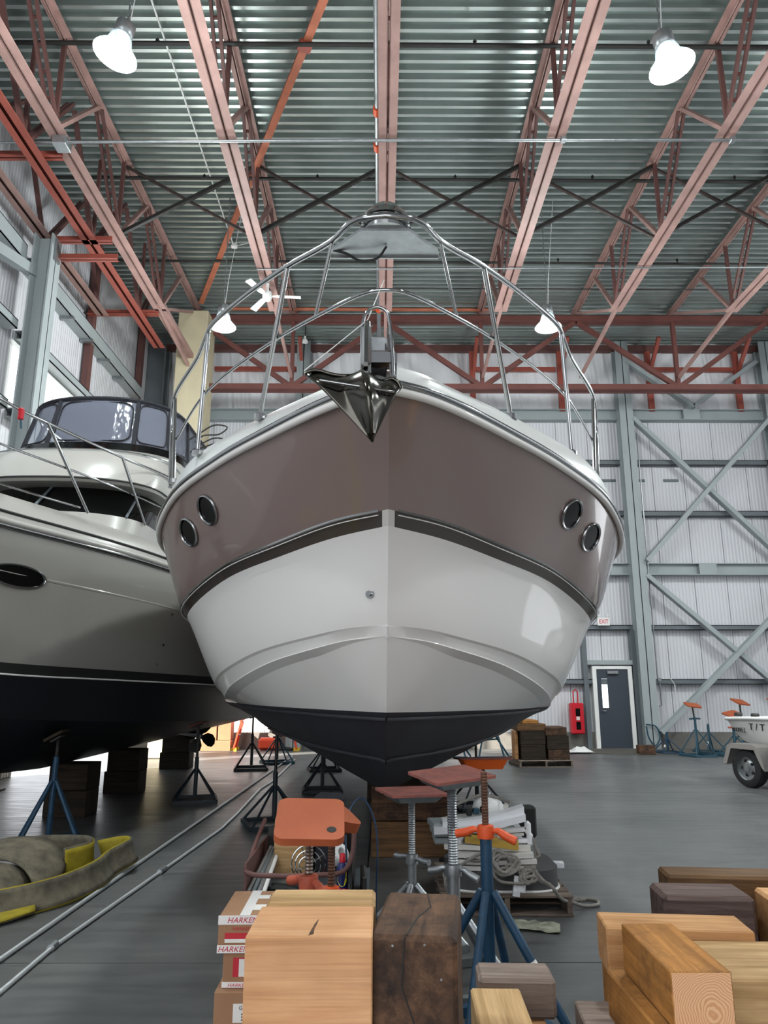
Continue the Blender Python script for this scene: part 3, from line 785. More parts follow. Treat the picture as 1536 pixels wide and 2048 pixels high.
# conduit on the column with outlet
t = thing('wall_conduit', 'thin conduit and outlet on the wall beside the grey column', 'conduit', (7.7, 20.3, 1.6))
MB().tube([(7.62, 20.45, 9.0), (7.62, 20.45, 1.85), (7.66, 20.42, 1.8), (7.66, 20.42, 1.15), (7.58, 20.42, 1.12)], 0.018, 6).build('conduit', M['galv'], t)
MB().cbox((7.64, 20.4, 1.83), (0.1, 0.08, 0.1), ch=0.01).build('outlet_box', M['galv'], t)
MB().tube([(7.66, 20.4, 1.86), (7.95, 20.38, 1.86), (8.05, 20.38, 1.7), (8.04, 20.38, 1.5)], 0.01, 6).build('hanging_cord', M['white'], t)
# round apron in front of the door
ap = MB().prism([(6.6 + 2.3 * math.cos(PI + PI * k / 30), 20.5 + 1.6 * math.sin(PI + PI * k / 30)) for k in range(31)], 0.0, 0.02).build('door_apron', M['mat_floor'])
tag(ap, 'low rounded dirty apron on the floor in front of the exit door', 'apron', kind='structure')

# ================================================================ LAMPS AND FAN
def high_bay(x, y, z, label, tilt=0.0, energy=850):
    t = thing('high_bay_lamp', label, 'lamp', (x, y, z), (0, tilt, 0), group='hanging high bay lamps')
    MB().lathe([(0.0, 0.42), (0.10, 0.42), (0.12, 0.40), (0.12, 0.24), (0.10, 0.22), (0.0, 0.22)], 20).build('ballast_housing', M['galv'], t, True, 50)
    MB().lathe([(0.085, 0.24), (0.13, 0.20), (0.155, 0.10), (0.17, 0.06), (0.255, -0.04), (0.27, -0.07), (0.258, -0.07), (0.245, -0.04), (0.16, 0.06), (0.145, 0.10), (0.12, 0.19), (0.085, 0.22)], 28, caps=False).build('reflector', M['lens'], t, True, 50)
    MB().lathe([(0.0, -0.06), (0.22, -0.055), (0.235, -0.03), (0.15, 0.06), (0.10, 0.12), (0.0, 0.14)], 24).build('glowing_bulb', M['bulb'], t, True, 50)
    top = DECK - z - 0.02
    MB().tube([(0, 0, 0.42), (0, 0, 0.52)], 0.02, 8).build('hook', M['galv'], t, True)
    M_ = t.matrix_basis
    p = M_ @ V((0, 0, 0.5))
    ch = MB(); zz = p.z; k = 0
    while zz < DECK - 0.05:
        ch.box((p.x, p.y, zz + 0.03), (0.022 if k % 2 else 0.008, 0.008 if k % 2 else 0.022, 0.055)); zz += 0.05; k += 1
    ch.build('chain', M['galv'], t)
    MB().tube([p + V((0.02, 0, -0.1)), p + V((0.06, 0.02, 0.5)), V((x + 0.25, y + 0.1, DECK - 0.4)), V((x + 0.3, y + 0.15, DECK))], 0.007, 6).build('power_cord', M['white'], t)
    li = bpy.data.lights.new('lamp_light', 'SPOT'); li.energy = energy; li.spot_size = 2.6; li.spot_blend = 0.6; li.shadow_soft_size = 0.22; li.color = (0.93, 1.0, 0.99)
    lo = bpy.data.objects.new('lamp_light', li); COL.objects.link(lo); lo.location = (x, y, z - 0.12)
    l2 = bpy.data.lights.new('lamp_glow', 'POINT'); l2.energy = energy * 0.45; l2.shadow_soft_size = 0.25; l2.color = li.color
    lo = bpy.data.objects.new('lamp_glow', l2); COL.objects.link(lo); lo.location = (x, y, z - 0.35)
    return t
high_bay(-3.30, 7.45, 9.35, 'glowing high bay lamp hanging in front of the neighbouring yacht', 0.22)
high_bay(3.50, 7.25, 9.00, 'brightest high bay lamp hanging over the exit door side', -0.18)
high_bay(-3.28, 13.7, 8.95, 'small distant high bay lamp beside the ceiling fan')
high_bay(3.46, 13.7, 8.95, 'small distant high bay lamp behind the bow rail stanchions')
# the same lamps further along the hall, beyond the frame
high_bay(10.2, 7.3, 9.0, 'high bay lamp hanging in the next aisle over the trailer')
high_bay(10.2, 13.7, 8.95, 'high bay lamp hanging in the next aisle near the back wall')
high_bay(-3.3, 1.0, 9.2, 'high bay lamp hanging behind the camera beside the open door', energy=400)
high_bay(3.5, 1.0, 9.0, 'high bay lamp hanging behind the camera on the exit side', energy=400)

fan = thing('ceiling_fan', 'white three-blade ceiling fan under a red joist', 'ceiling fan', (-2.47, 14.2, 10.18))
MB().lathe([(0.03, 0.4), (0.03, 0.12), (0.09, 0.11), (0.11, 0.0), (0.07, -0.08), (0.0, -0.09)], 16, Matrix.Translation((-2.47, 14.2, 9.86))).build('motor', M['white'], fan, smooth=50)
for k in range(3):
    a = 0.08 + k * 2 * PI / 3
    Mb = Matrix.Translation((-2.47, 14.2, 9.88)) @ Matrix.Rotation(a, 4, 'Z') @ Matrix.Rotation(0.2, 4, 'X')
    MB().prism([(0.1, -0.03), (0.22, -0.06), (0.72, -0.075), (0.72, 0.075), (0.22, 0.06), (0.1, 0.03)], -0.008, 0.008, Mb).build('blade', M['white'], fan)
o = thing('wall_floodlight', 'tiny white floodlight under the girder truss', 'lamp', at(610, 682, 18.4))
p = at(610, 682, 18.4)
MB().lathe([(0.03, 0.14), (0.03, 0.05), (0.07, 0.03), (0.08, -0.05), (0.0, -0.06)], 12, Matrix.Translation(p)).build('lamp_head', M['white'], o)
MB().tube([p + V((0, 0, 0.1)), p + V((0, 0.1, 0.7))], 0.012, 6).build('stem', M['black_steel'], o)

# ================================================================ HULLS
def samples(points, ts):
    P = [V(p) for p in points]; m = len(P)
    tk = [0.0]; L = [0.0]
    for i in range(1, m):
        d = max((P[i] - P[i-1]).length, 1e-6); tk.append(tk[-1] + d ** 0.6); L.append(L[-1] + d)
    out = []
    for t in ts:
        s = L[-1] * t; i = 0
        while i < m - 2 and L[i+1] < s: i += 1
        out.append(_crp(P, tk, i, min(1, (s - L[i]) / (L[i+1] - L[i]))))
    return out
def sec(ptsl, i, u):
    """point on the section spline through ptsl between index i and i+1"""
    tk = [0.0]
    for a, b in zip(ptsl, ptsl[1:]): tk.append(tk[-1] + max((b - a).length, 1e-4) ** 0.7)
    return _crp(ptsl, tk, i, u)
def mirror(rows): return [[V((-p.x, p.y, p.z)) for p in r] for r in rows]
def sided(mb, rows, skip=None):
    mb.grid(rows, flip=False, skip=skip); mb.grid(mirror(rows), flip=True, skip=skip); return mb

# ---------------------------------------------------------------- the big express yacht
SHEER = [(3.818, 0.0, 3.306), (3.938, 0.202, 3.306), (4.14, 0.414, 3.306), (4.6, 0.8, 3.306), (5.198, 1.27, 3.297), (5.98, 1.84, 3.214), (6.808, 2.208, 3.048), (7.82, 2.3, 2.956), (10.12, 2.3, 2.892), (16.56, 2.208, 2.846)]  # hull and rail points traced from image pixels, then scaled down about the camera
GUNWALE = [(3.91, 0.0, 3.472), (4.02, 0.184, 3.472), (4.232, 0.368, 3.481), (4.692, 0.754, 3.508), (5.29, 1.205, 3.545), (6.026, 1.748, 3.527), (6.808, 2.098, 3.444), (7.82, 2.208, 3.352), (10.12, 2.208, 3.26), (16.56, 2.116, 3.214)]
BAND_TOP = [(4.508, 0.0, 2.754), (4.83, 0.368, 2.745), (5.29, 0.81, 2.687), (6.072, 1.426, 2.602), (6.9, 1.965, 2.377), (8.28, 2.12, 2.276), (10.12, 2.208, 2.22), (16.56, 2.116, 2.202)]
BAND_LOW = [(4.618, 0.0, 2.671), (4.94, 0.368, 2.653), (5.382, 0.8, 2.598), (6.164, 1.408, 2.515), (6.946, 1.915, 2.303), (8.28, 2.08, 2.202), (10.12, 2.18, 2.147), (16.56, 2.098, 2.128)]
KNUCKLE = [(4.922, 0.0, 2.055), (5.106, 0.304, 2.036), (5.308, 0.524, 2.004), (5.888, 1.021, 1.917), (6.624, 1.472, 1.77), (7.36, 1.711, 1.668), (8.28, 1.858, 1.576), (10.12, 1.969, 1.466), (16.56, 1.932, 1.374)]
CHINE = [(4.968, 0.0, 1.981), (5.152, 0.285, 1.958), (5.336, 0.497, 1.917), (5.888, 0.948, 1.816), (6.624, 1.38, 1.65), (7.36, 1.601, 1.53), (8.28, 1.748, 1.429), (10.12, 1.858, 1.319), (16.56, 1.858, 1.236)]
KEEL = [(4.986, 1.963), (5.152, 1.724), (5.336, 1.471), (5.52, 1.291), (5.704, 1.135), (5.98, 0.96), (6.348, 0.804), (6.9, 0.73), (7.636, 0.693), (16.56, 0.675)]
WATERLINE = 1.470
BX, BY = 0.0, 3.8
yacht = thing('yacht', 'big motor yacht with taupe and white bow raised on blocks', 'yacht', (BX, BY, 0), (0, 0.014, -0.012))
def LC(curve): return [(b, D - BY, z) for D, b, z in curve]
NT = 72
TS = [(i / (NT - 1)) ** 1.9 for i in range(NT)]
cS, cG, cT, cL, cK, cC = [samples(LC(c), TS) for c in (SHEER, GUNWALE, BAND_TOP, BAND_LOW, KNUCKLE, CHINE)]
def section(j): return [cS[j], cT[j], cL[j], cK[j], cC[j]]
def patch(i, n): return [[sec(section(j), i, k / n) for k in range(n + 1)] for j in range(NT)]
top_rows = patch(0, 8)
sided(MB(), top_rows).build('hull_topside', M['gel_taupe'], yacht, True, 30)
hull_bvh_rows = top_rows
band = patch(1, 1)
near = lambda i, j: band[i + 1][0].x < 0.055
far = lambda i, j: not near(i, j)
sided(MB(), band, near).build('hull_band', M['stripe'], yacht, True, 30)
low = patch(2, 8)
mb = MB(); sided(mb, low); sided(mb, band, far)
# knuckle step and the strip down to the chine
kn = []
for j in range(NT):
    a, c = cK[j], cC[j]; out = V((1, 0, 0)) * min(1, a.x / 0.2)
    kn.append([a, a - out * 0.03 + V((0, 0, -0.012)), a.lerp(c, 0.9) - out * 0.012, c])
sided(mb, kn); mb.build('hull_side', M['gel_white'], yacht, True, 28)
# pinstripes on the band edges
for cur, r_, dz in ((cT, 0.009, 0.004), (cT, 0.004, -0.026), (cL, 0.005, 0.012)):
    for s in (-1, 1):
        pts = [V((s * (p.x + 0.003), p.y, p.z + dz)) for p in cur if p.x > 0.05]
        MB().tube(pts, r_, 5).build('pinstripe', M['chrome'] if r_ > 0.006 else M['white'], yacht, True, 60)
# chine flat and V bottom
cI = [V((max(0, p.x - 0.10 * min(1, p.x / 0.6)), p.y, p.z - 0.035 * min(1, p.x / 0.6))) for p in cC]
ktab = [(D - BY, z) for D, z in KEEL]
bot = []
for j in range(NT):
    c = cI[j]; zk = min(interp(ktab, c.y), c.z)
    row = []
    for k in range(9):
        u = k / 8
        bulge = 0.05 * math.sin(PI * u) * min(1, c.x)
        row.append(V((c.x * (1 - u), c.y, c.z + (zk - c.z) * u - bulge)))
    bot.append(row)
mbt = MB(); sided(mbt, [[cC[j], cI[j]] for j in range(NT)]); sided(mbt, bot)
tr = section(NT - 1) + [bot[-1][k] for k in range(9)]
loop = tr + [V((-p.x, p.y, p.z)) for p in tr[-2::-1]]
mbt.add(loop, [tuple(range(len(loop)))])
mbt.build('hull_bottom', _hull_split('bottom_with_waterline', '#e9e7e4', '#2c2c33', WATERLINE), yacht, True, 28)
# spray strakes on the bottom: nearly level lines that sweep aft from the stem
for z0, rise, y1 in ((1.425, 0.012, 8.6), (1.10, 0.045, 9.6)):
    for s in (-1, 1):
        pts = []
        for j in range(NT):
            zt_ = z0 + rise * (bot[j][0].y + BY - 5.3)
            row = bot[j]
            if row[0].y + BY > y1 or row[-1].z > zt_ or row[0].z < zt_ + 0.01: continue
            for k in range(8):
                if row[k].z >= zt_ >= row[k + 1].z:
                    q = row[k].lerp(row[k + 1], (row[k].z - zt_) / max(1e-6, row[k].z - row[k + 1].z))
                    pts.append(V((s * (q.x + 0.004), q.y - 0.004, q.z - 0.006))); break
        yst = next((k / 100 for k in range(100, 500) if interp(ktab, k / 100) <= z0), None)
        if yst is not None and pts: pts.insert(0, V((s * 0.004, yst - 0.006, z0 - 0.004)))
        if len(pts) > 3: MB().tube(pts, 0.014, 6).build('spray_strake', M['antifoul'], yacht, True, 60)
# rub rail, gunwale and deck
for s in (-1, 1):
    MB().tube([V((s * (p.x + 0.012), p.y - 0.012, p.z + 0.012)) for p in cS], 0.024, 8).build('rub_rail', M['chrome'], yacht, True, 60)
    MB().tube([V((s * (p.x + 0.004), p.y - 0.006, p.z - 0.03)) for p in cS], 0.026, 8).build('rub_rail_base', M['gel_white'], yacht, True, 60)
gun = [[cS[j], cS[j].lerp(cG[j], 0.3) + V((0.02 * min(1, cS[j].x / .3), 0, 0)), cS[j].lerp(cG[j], 0.75) + V((0.02 * min(1, cS[j].x / .3), 0, 0)), cG[j], cG[j] + V((-0.05 * min(1, cG[j].x / .3), 0.02, 0.0)), cG[j] + V((-0.08 * min(1, cG[j].x / .3), 0.03, -0.05))] for j in range(NT)]
g2 = [list(reversed(r)) for r in gun]
sided(MB(), g2).build('gunwale', M['gel_deck'], yacht, True, 40)
dk = []
for j in range(NT):
    g = gun[j][-1]; dk.append([V((g.x * (1 - 2 * k / 8), g.y, g.z + 0.08 * min(1, g.x) * (1 - (1 - 2 * k / 8) ** 2))) for k in range(9)])
MB().grid(dk, flip=True).build('foredeck', M['gel_deck'], yacht, True, 40)
# thru-hull fitting on the stem and portholes (points found on the hull surface itself)
from mathutils.bvhtree import BVHTree
def bvh_of(rows):
    n = len(rows[0]); vs = [p for r in rows for p in r]
    fs = [(i * n + j, i * n + j + 1, (i + 1) * n + j + 1, (i + 1) * n + j) for i in range(len(rows) - 1) for j in range(n - 1)]
    return BVHTree.FromPolygons(vs, fs)
def on_hull(rows, x, y, root):
    inv = root.matrix_basis.inverted(); o = inv @ V((0, 0, CAM_H)); d = (inv.to_3x3() @ V(_ray(x, y))).normalized()
    loc, nrm, i, dist = bvh_of(rows).ray_cast(o, d)
    if loc is None: return None, None
    if nrm.dot(d) > 0: nrm = -nrm
    return loc, nrm
def porthole(loc, nrm, w, h, parent, local=True, tilt=0.0):
    z = nrm.normalized(); x = V((0, 1, 0)); x = (x - z * x.dot(z)).normalized(); y = z.cross(x)
    if y.z < 0: y = -y; x = -x
    Mp = Matrix((x, y, z)).transposed().to_4x4(); Mp.translation = loc; Mp = Mp @ Matrix.Rotation(tilt, 4, 'Z')
    ring = [Mp @ V((w / 2 * math.cos(a), h / 2 * math.sin(a), 0.012)) for a in [2 * PI * k / 28 for k in range(28)]]
    r2 = [Mp @ V((w * 0.42 * math.cos(a), h * 0.40 * math.sin(a), -0.004)) for a in [2 * PI * k / 28 for k in range(28)]]
    ro = MB().tube(ring, 0.012, 6, closed=True).build('porthole', M['chrome'], parent, local, 60)
    MB().tube(r2, 0.009, 6, closed=True).build('inner_ring', M['chrome'], ro, True, 60)
    MB().prism([(w * 0.47 * math.cos(2 * PI * k / 28), h * 0.47 * math.sin(2 * PI * k / 28)) for k in range(28)], -0.002, 0.006, Mp).build('glass', M['glass_dark'], ro, True)
for px, py in ((1142, 1028), (1180, 1074)):
    loc, nrm = on_hull(top_rows, px, py, yacht)
    if loc is None: continue
    porthole(loc, nrm, 0.27, 0.235, yacht)
    porthole(V((-loc.x, loc.y, loc.z)), V((-nrm.x, nrm.y, nrm.z)), 0.27, 0.235, yacht)
loc, nrm = on_hull(mirror(low), 740, 1187, yacht)
if loc is not None:
    Mp = MAT(loc, nrm.cross(V((0, 0, 1))), V((0, 0, 1)))
    fit = MB().lathe([(0.034, -0.004), (0.034, 0.008), (0.026, 0.012), (0.018, 0.006), (0.018, -0.02)], 16, Mp).build('through_hull_fitting', M['chrome'], yacht, True, 40)
    MB().lathe([(0.0, 0.004), (0.02, 0.003)], 12, Mp).build('bore', M['rubber'], fit, True)
    MB().tube([Mp @ V((-0.018, 0, 0.012)), Mp @ V((0.018, 0, 0.012))], 0.004, 6).build('cross_bar', M['chrome'], fit, True)

# ---- bow pulpit rails (points in room coordinates)
CXR = 0.03
TOP = [(0.021, 3.643, 4.272), (0.11, 3.655, 4.274), (0.209, 3.692, 4.281), (0.361, 3.95, 4.318), (0.698, 4.356, 4.392), (1.118, 4.921, 4.474), (1.46, 5.45, 4.54), (1.56, 5.68, 4.548), (1.706, 6.022, 4.539), (2.10, 6.70, 4.43), (2.16, 6.86, 4.34), (2.165, 6.9, 4.15), (2.02, 6.50, 3.45)]
MID = [(0.021, 3.818, 3.904), (0.10, 3.825, 3.904), (0.169, 3.861, 3.904), (0.5, 4.238, 3.95), (0.834, 4.67, 3.996), (1.554, 5.723, 4.042), (2.07, 6.68, 3.93)]
def mx(p, s): return V((CXR + s * (p[0] - CXR), p[1], p[2]))
def symmetric(pts):
    r = cr(pts, 60)
    return [mx(p, -1) for p in r[::-1]][:-1] + [mx(p, 1) for p in r]
MB().tube(symmetric(TOP), 0.019, 10).build('top_rail', M['chrome'], yacht, smooth=60)
MB().tube(symmetric(MID), 0.0125, 8).build('mid_rail', M['chrome'], yacht, smooth=60)
posts = [((0.361, 3.95, 4.318), (0.48, 4.21, 3.95), 0.012), ((0.69, 4.35, 4.39), (0.915, 4.82, 3.50), 0.018), ((1.515, 5.58, 4.545), (1.575, 5.70, 3.52), 0.018), ((2.10, 6.72, 4.42), (1.95, 6.36, 3.47), 0.018)]
for s in (-1, 1):
    for a, b, r_ in posts:
        st = MB().tube([mx(a, s), mx(b, s)], r_, 8).build('stanchion', M['chrome'], yacht, smooth=60)
        if r_ > 0.015: MB().lathe([(0.045, -0.02), (0.045, 0.015), (0.022, 0.03)], 12, Matrix.Translation(mx(b, s))).build('foot_flange', M['chrome'], st, True)
# plate across the head of the pulpit with its chrome light
pl = thing('bow_light', 'chrome dome light on a flat plate at the head of the bow rail', 'light', (0.02, 3.8, 4.23))
MB().prism([(-0.12, 3.70), (0.16, 3.70), (0.34, 3.90), (0.352, 3.95), (-0.312, 3.95), (-0.30, 3.90)], 4.215, 4.235).build('plate', M['galv'], pl)
MB().bx(-0.31, 0.35, 3.95, 3.962, 4.20, 4.245).build('plate_lip', M['chrome'], pl)
MB().lathe([(0.155, 0.0), (0.16, 0.03), (0.135, 0.05), (0.135, 0.085), (0.145, 0.09), (0.135, 0.13), (0.09, 0.185), (0.03, 0.21), (0.0, 0.212)], 28, Matrix.Translation((0.025, 3.80, 4.235))).build('dome', M['chrome'], pl, smooth=40)
MB().tube(cr([(0.03, 3.84, 4.205), (-0.02, 3.90, 4.17), (-0.12, 3.93, 4.165), (-0.22, 3.90, 4.20), (-0.29, 3.90, 4.22)], 24), 0.008, 6).build('cable', M['rubber'], pl)

# ---- anchor, roller and shank
an = thing('anchor', 'polished plough anchor hanging from the bow roller', 'anchor', (-0.08, 3.5, 3.2))
edge_px = [(608, 743), (618, 737), (636, 736), (660, 743), (690, 747), (715, 744), (727, 739), (737, 745), (752, 755), (768, 757), (784, 752), (797, 760), (802, 771)]
NE = 36
edge = cr([at(x, y, 3.43) for x, y in edge_px], NE)
Tip = at(744, 879, 3.40)
mbA = MB(); rows = []
for i in range(NE):
    s_ = i / (NE - 1); c_ = math.exp(-((s_ - 0.60) / 0.20) ** 2)
    row = []
    for k in range(15):
        v = k / 14
        p_ = edge[i].lerp(Tip + V(((s_ - 0.6) * 0.02, 0, 0)), v)
        out = 0.11 * c_ * (v * (1 - v) * 4) ** 0.8 + 0.02 * math.sin(PI * v)
        lip = -0.05 * (1 - min(1, v * 5)) * (1 - c_)
        row.append(p_ + V((0, -out - lip, 0)))
    rows.append(row)
mbA.grid(rows, flip=True)
flk = mbA.build('fluke', M['chrome_dark'], an, smooth=50, solid=0.012)
Lw, Rw = edge[0], edge[-1]
Low = at(742, 868, 3.38)
MB().tube([at(640, 760, 3.375), at(690, 768, 3.345), at(740, 776, 3.32), at(788, 784, 3.375)], 0.007, 8).build('highlight_bar', M['chrome'], an, smooth=60)  # bright tube modelled in place of the highlight across the fluke
MB().tube([q + V((0, 0.045, 0)) if False else q + V((0, 0.03, 0)) for q in edge], 0.010, 8).build('fluke_edge', M['chrome_dark'], an, smooth=60)
MB().tube([Low + V((0, -0.005, 0)), Tip, Tip + V((0.004, 0.005, -0.012))], [0.02, 0.012, 0.004], 8).build('tip_weight', M['chrome_dark'], an, smooth=60)
MB().cbox((0, 0, 0), (0.05, 0.10, 0.27), ch=0.015, M=Matrix.Translation(at(733, 700, 3.47)) @ Matrix.Rotation(-0.25, 4, 'X')).build('shank', M['chrome'], an, smooth=30)
MB().tube([at(735, 665, 3.52), at(735, 645, 3.55)], [0.022, 0.016], 10).build('shackle', M['chrome'], an, smooth=60)
ro = thing('bow_roller', 'chrome bow roller bracket with a tall tubular hoop', 'bow roller', (0.0, 3.6, 3.3))
u_ = cr([at(724, 742, 3.56), at(727, 640, 3.56), at(735, 622, 3.56), at(755, 614, 3.56), at(773, 622, 3.56), at(779, 642, 3.56), at(787, 752, 3.56)], 40)
MB().tube(u_, 0.0095, 8).build('hoop', M['chrome'], ro, smooth=60)
for a, b in (((723, 745), (730, 680)), ((782, 752), (776, 676))):
    p, q = at(*a, 3.60), at(*b, 3.62)
    MB().bar(p + V((0, 0.05, 0)), q + V((0, 0.05, 0)), 0.012, 0.16, up=(0, 1, 0)).build('cheek_plate', M['chrome'], ro)
p, q = at(727, 735, 3.63), at(783, 742, 3.63)
MB().tube([p, q], 0.012, 10).build('axle', M['chrome'], ro)
MB().lathe([(0.02, -0.05), (0.045, -0.045), (0.03, 0.0), (0.045, 0.045), (0.02, 0.05)], 14, MAT(p.lerp(q, 0.5), (0, 1, 0), (0, 0, 1))).build('roller_wheel', M['rubber'], ro)
MB().cbox((0.0, 3.78, 3.36), (0.17, 0.42, 0.10), ch=0.02).build('roller_base', M['chrome'], ro)
MB().cbox(tuple(at(757, 700, 3.7)), (0.09, 0.06, 0.14), ch=0.01).build('chain_stopper', M['galv'], ro)
MB().tube([at(608, 742, 3.43), at(735, 640, 3.56), at(768, 560, 3.9)], 0.003, 5).build('lashing_cord', M['white'], ro)

# keel blocks under the yacht
def timber(name, c, s, key, label, cat='timber block', rz=0.0, ends=None, group=None, ch=0.008, tilt=0.0, axis=0):
    """a sawn timber whose length is local X; end faces may carry their own grain"""
    b = MB(); b.cbox((0, 0, 0), s, ch=ch)
    o = b.build(name, [M[key]] + ([M[ends]] if ends else []))
    if ends:
        for p in o.data.polygons:
            if abs(p.normal.x) > 0.9: p.material_index = 1
    o.matrix_basis = Matrix.Translation(c) @ Matrix.Rotation(rz, 4, 'Z') @ Matrix.Rotation(tilt, 4, 'Y')
    return tag(o, label, cat, group)
timber('keel_block', (0.33, 7.95, 0.165), (0.85, 0.32, 0.33), 'wood_brown', 'brown timber block lying on the floor below the keel')
timber('keel_block', (0.33, 7.95, 0.505), (0.85, 0.32, 0.33), 'wood_dark', 'dark timber block carrying the keel of the big yacht')
for y, z in ((11.5, 0), (14.5, 0)):
    timber('keel_block', (0.2, y, 0.165), (0.8, 0.32, 0.33), 'wood_black', 'black timber block under the middle of the big yacht' if y < 12 else 'black timber block under the stern of the big yacht')
    timber('keel_block', (0.2, y, 0.505), (0.8, 0.32, 0.33), 'wood_black', 'upper black timber block under the middle of the big yacht' if y < 12 else 'upper black timber block under the stern of the big yacht')

# ---------------------------------------------------------------- the neighbouring flybridge yacht
NX, NY = -4.2, 6.5
ny = thing('flybridge_yacht', 'white flybridge yacht with navy bottom and clear canvas enclosure', 'yacht', (NX, NY, 0))
S2 = [(6.55, 0, 3.25), (6.68, .18, 3.24), (7.12, .42, 3.21), (8.13, .93, 3.17), (9.0, 1.25, 3.15), (9.77, 1.48, 3.12), (11, 1.66, 3.08), (13, 1.75, 3.0), (16.5, 1.7, 2.9)]
G2 = [(6.68, 0, 3.60), (6.85, .14, 3.59), (7.25, .34, 3.57), (8.2, .80, 3.53), (9.0, 1.12, 3.50), (9.8, 1.36, 3.47), (11, 1.53, 3.44), (13, 1.62, 3.36), (16.5, 1.58, 3.28)]
T2 = [(7.12, 0, 1.92), (7.3, .25, 1.90), (7.7, .58, 1.87), (8.5, 1.0, 1.84), (9.6, 1.42, 1.81), (10.8, 1.66, 1.79), (13, 1.74, 1.76), (16.5, 1.7, 1.74)]
U2 = [(7.2, 0, 1.81), (7.37, .25, 1.79), (7.76, .58, 1.76), (8.54, .98, 1.735), (9.62, 1.40, 1.705), (10.8, 1.64, 1.685), (13, 1.725, 1.655), (16.5, 1.69, 1.63)]
C2 = [(7.5, 0, 1.38), (7.7, .28, 1.34), (8.1, .55, 1.30), (8.7, .90, 1.26), (10, 1.34, 1.20), (11.4, 1.58, 1.15), (13, 1.66, 1.1), (16.5, 1.64, 1.05)]
K2 = [(7.5, 1.38), (7.7, 1.1), (7.95, .88), (8.4, .72), (9.5, .665), (16.5, .665)]
NT2 = 56; TS2 = [(i / (NT2 - 1)) ** 1.6 for i in range(NT2)]
def LC2(c): return [(b, D - NY, z) for D, b, z in c]
dS, dG, dT, dU, dC = [samples(LC2(c), TS2) for c in (S2, G2, T2, U2, C2)]
def patch2(i, n): return [[sec([dS[j], dT[j], dU[j], dC[j]], i, k / n) for k in range(n + 1)] for j in range(NT2)]
side2 = patch2(0, 8)
sided(MB(), side2).build('hull_side', M['gel_shaded'], ny, True, 30)
sided(MB(), patch2(1, 1)).build('boot_stripe', M['rubber'], ny, True, 30)
kt2 = [(D - NY, z) for D, z in K2]
b2 = [[V((dC[j].x * (1 - k / 6), dC[j].y, dC[j].z + (min(interp(kt2, dC[j].y), dC[j].z) - dC[j].z) * k / 6)) for k in range(7)] for j in range(NT2)]
mbb = MB(); sided(mbb, patch2(2, 4)); sided(mbb, b2)
tr = [dS[-1], dT[-1], dU[-1], dC[-1]] + b2[-1]
loop = tr + [V((-p.x, p.y, p.z)) for p in tr[-2::-1]]; mbb.add(loop, [tuple(range(len(loop)))])
mbb.build('hull_bottom', M['navy'], ny, True, 30)
for s in (-1, 1):
    MB().tube([V((s * (p.x + 0.01), p.y, p.z - 0.005)) for p in dU], 0.009, 5).build('boot_pinstripe', M['white'], ny, True)
    MB().tube([V((s * (p.x + 0.015), p.y, p.z + 0.01)) for p in dS], 0.03, 8).build('rub_rail', M['chrome'], ny, True, 60)
    MB().tube([V((s * (p.x + 0.005), p.y, p.z + 0.06)) for p in dS], 0.035, 8).build('rub_rail_cap', M['gel_cream'], ny, True, 60)
    MB().tube([V((s * (p.lerp(q, 0.45).x + 0.034), p.lerp(q, 0.45).y, p.lerp(q, 0.45).z)) for p, q in zip(dS, dG)], 0.016, 6).build('deck_seam', M['rubber'], ny, True)
    cre = [sec([dS[j], dT[j], dU[j], dC[j]], 0, 0.28 + 0.10 * j / NT2) for j in range(NT2) if 0.3 < dS[j].x < 1.7]
    MB().tube([V((s * (p.x - 0.027), p.y, p.z)) for p in cre], 0.030, 10).build('hull_crease', M['gel_shaded'], ny, True, 60)
gn = [[dS[j].lerp(dG[j], k / 4) + V((0.03 * math.sin(PI * k / 4) * min(1, dS[j].x / .3), 0, 0)) for k in range(4, -1, -1)] for j in range(NT2)]
sided(MB(), gn).build('gunwale', M['gel_cream'], ny, True, 40)
dk = [[V((dG[j].x * (1 - 2 * k / 8), dG[j].y, dG[j].z + 0.08 * min(1, dG[j].x) * (1 - (1 - 2 * k / 8) ** 2))) for k in range(9)] for j in range(NT2)]
MB().grid(dk, flip=True).build('foredeck', M['gel_cream'], ny, True, 40)
loc, nrm = on_hull(side2, 36, 1152, ny)
if loc is not None: porthole(loc, nrm, 0.62, 0.22, ny)
for px, py in ((345, 1230), (327, 1289), (314, 1327)):
    loc, nrm = on_hull(side2, px, py, ny)
    if loc is not None: MB().lathe([(0.025, 0), (0.025, 0.012), (0.012, 0.015)], 12, MAT(loc, nrm.cross(V((0, 0, 1))), V((0, 0, 1)))).build('through_hull_fitting', M['chrome'], ny, True, 50)
# superstructure rings: rounded front in plan, straight sides running aft
def ring(front, hw, z, depth=0.95, aft=13.6, n=24, dz=0.0):
    pts = [V((-hw, aft - NY, z))]
    for k in range(n + 1):
        a = -PI / 2 + PI * k / n
        pts.append(V((hw * math.copysign(abs(math.sin(a)) ** 0.85, math.sin(a)), front - NY + depth * (1 - math.cos(a) ** 0.8), z + dz * math.cos(a))))
    pts.append(V((hw, aft - NY, z)))
    return pts
MB().grid([ring(8.35, 1.16, 3.4), ring(8.45, 1.14, 3.70)]).build('cabin_trunk', M['gel_cream'], ny, True, 40)
MB().grid([ring(8.46, 1.13, 3.68), ring(9.05, 1.08, 4.2)]).build('windshield', M['glass_dark'], ny, True, 40)
for k in (4, 12, 20):
    a, b = ring(8.44, 1.14, 3.70)[k + 1], ring(9.03, 1.09, 4.2)[k + 1]
    MB().tube([a, b], 0.018, 6).build('windshield_post', M['grey_steel_dark'], ny, True)
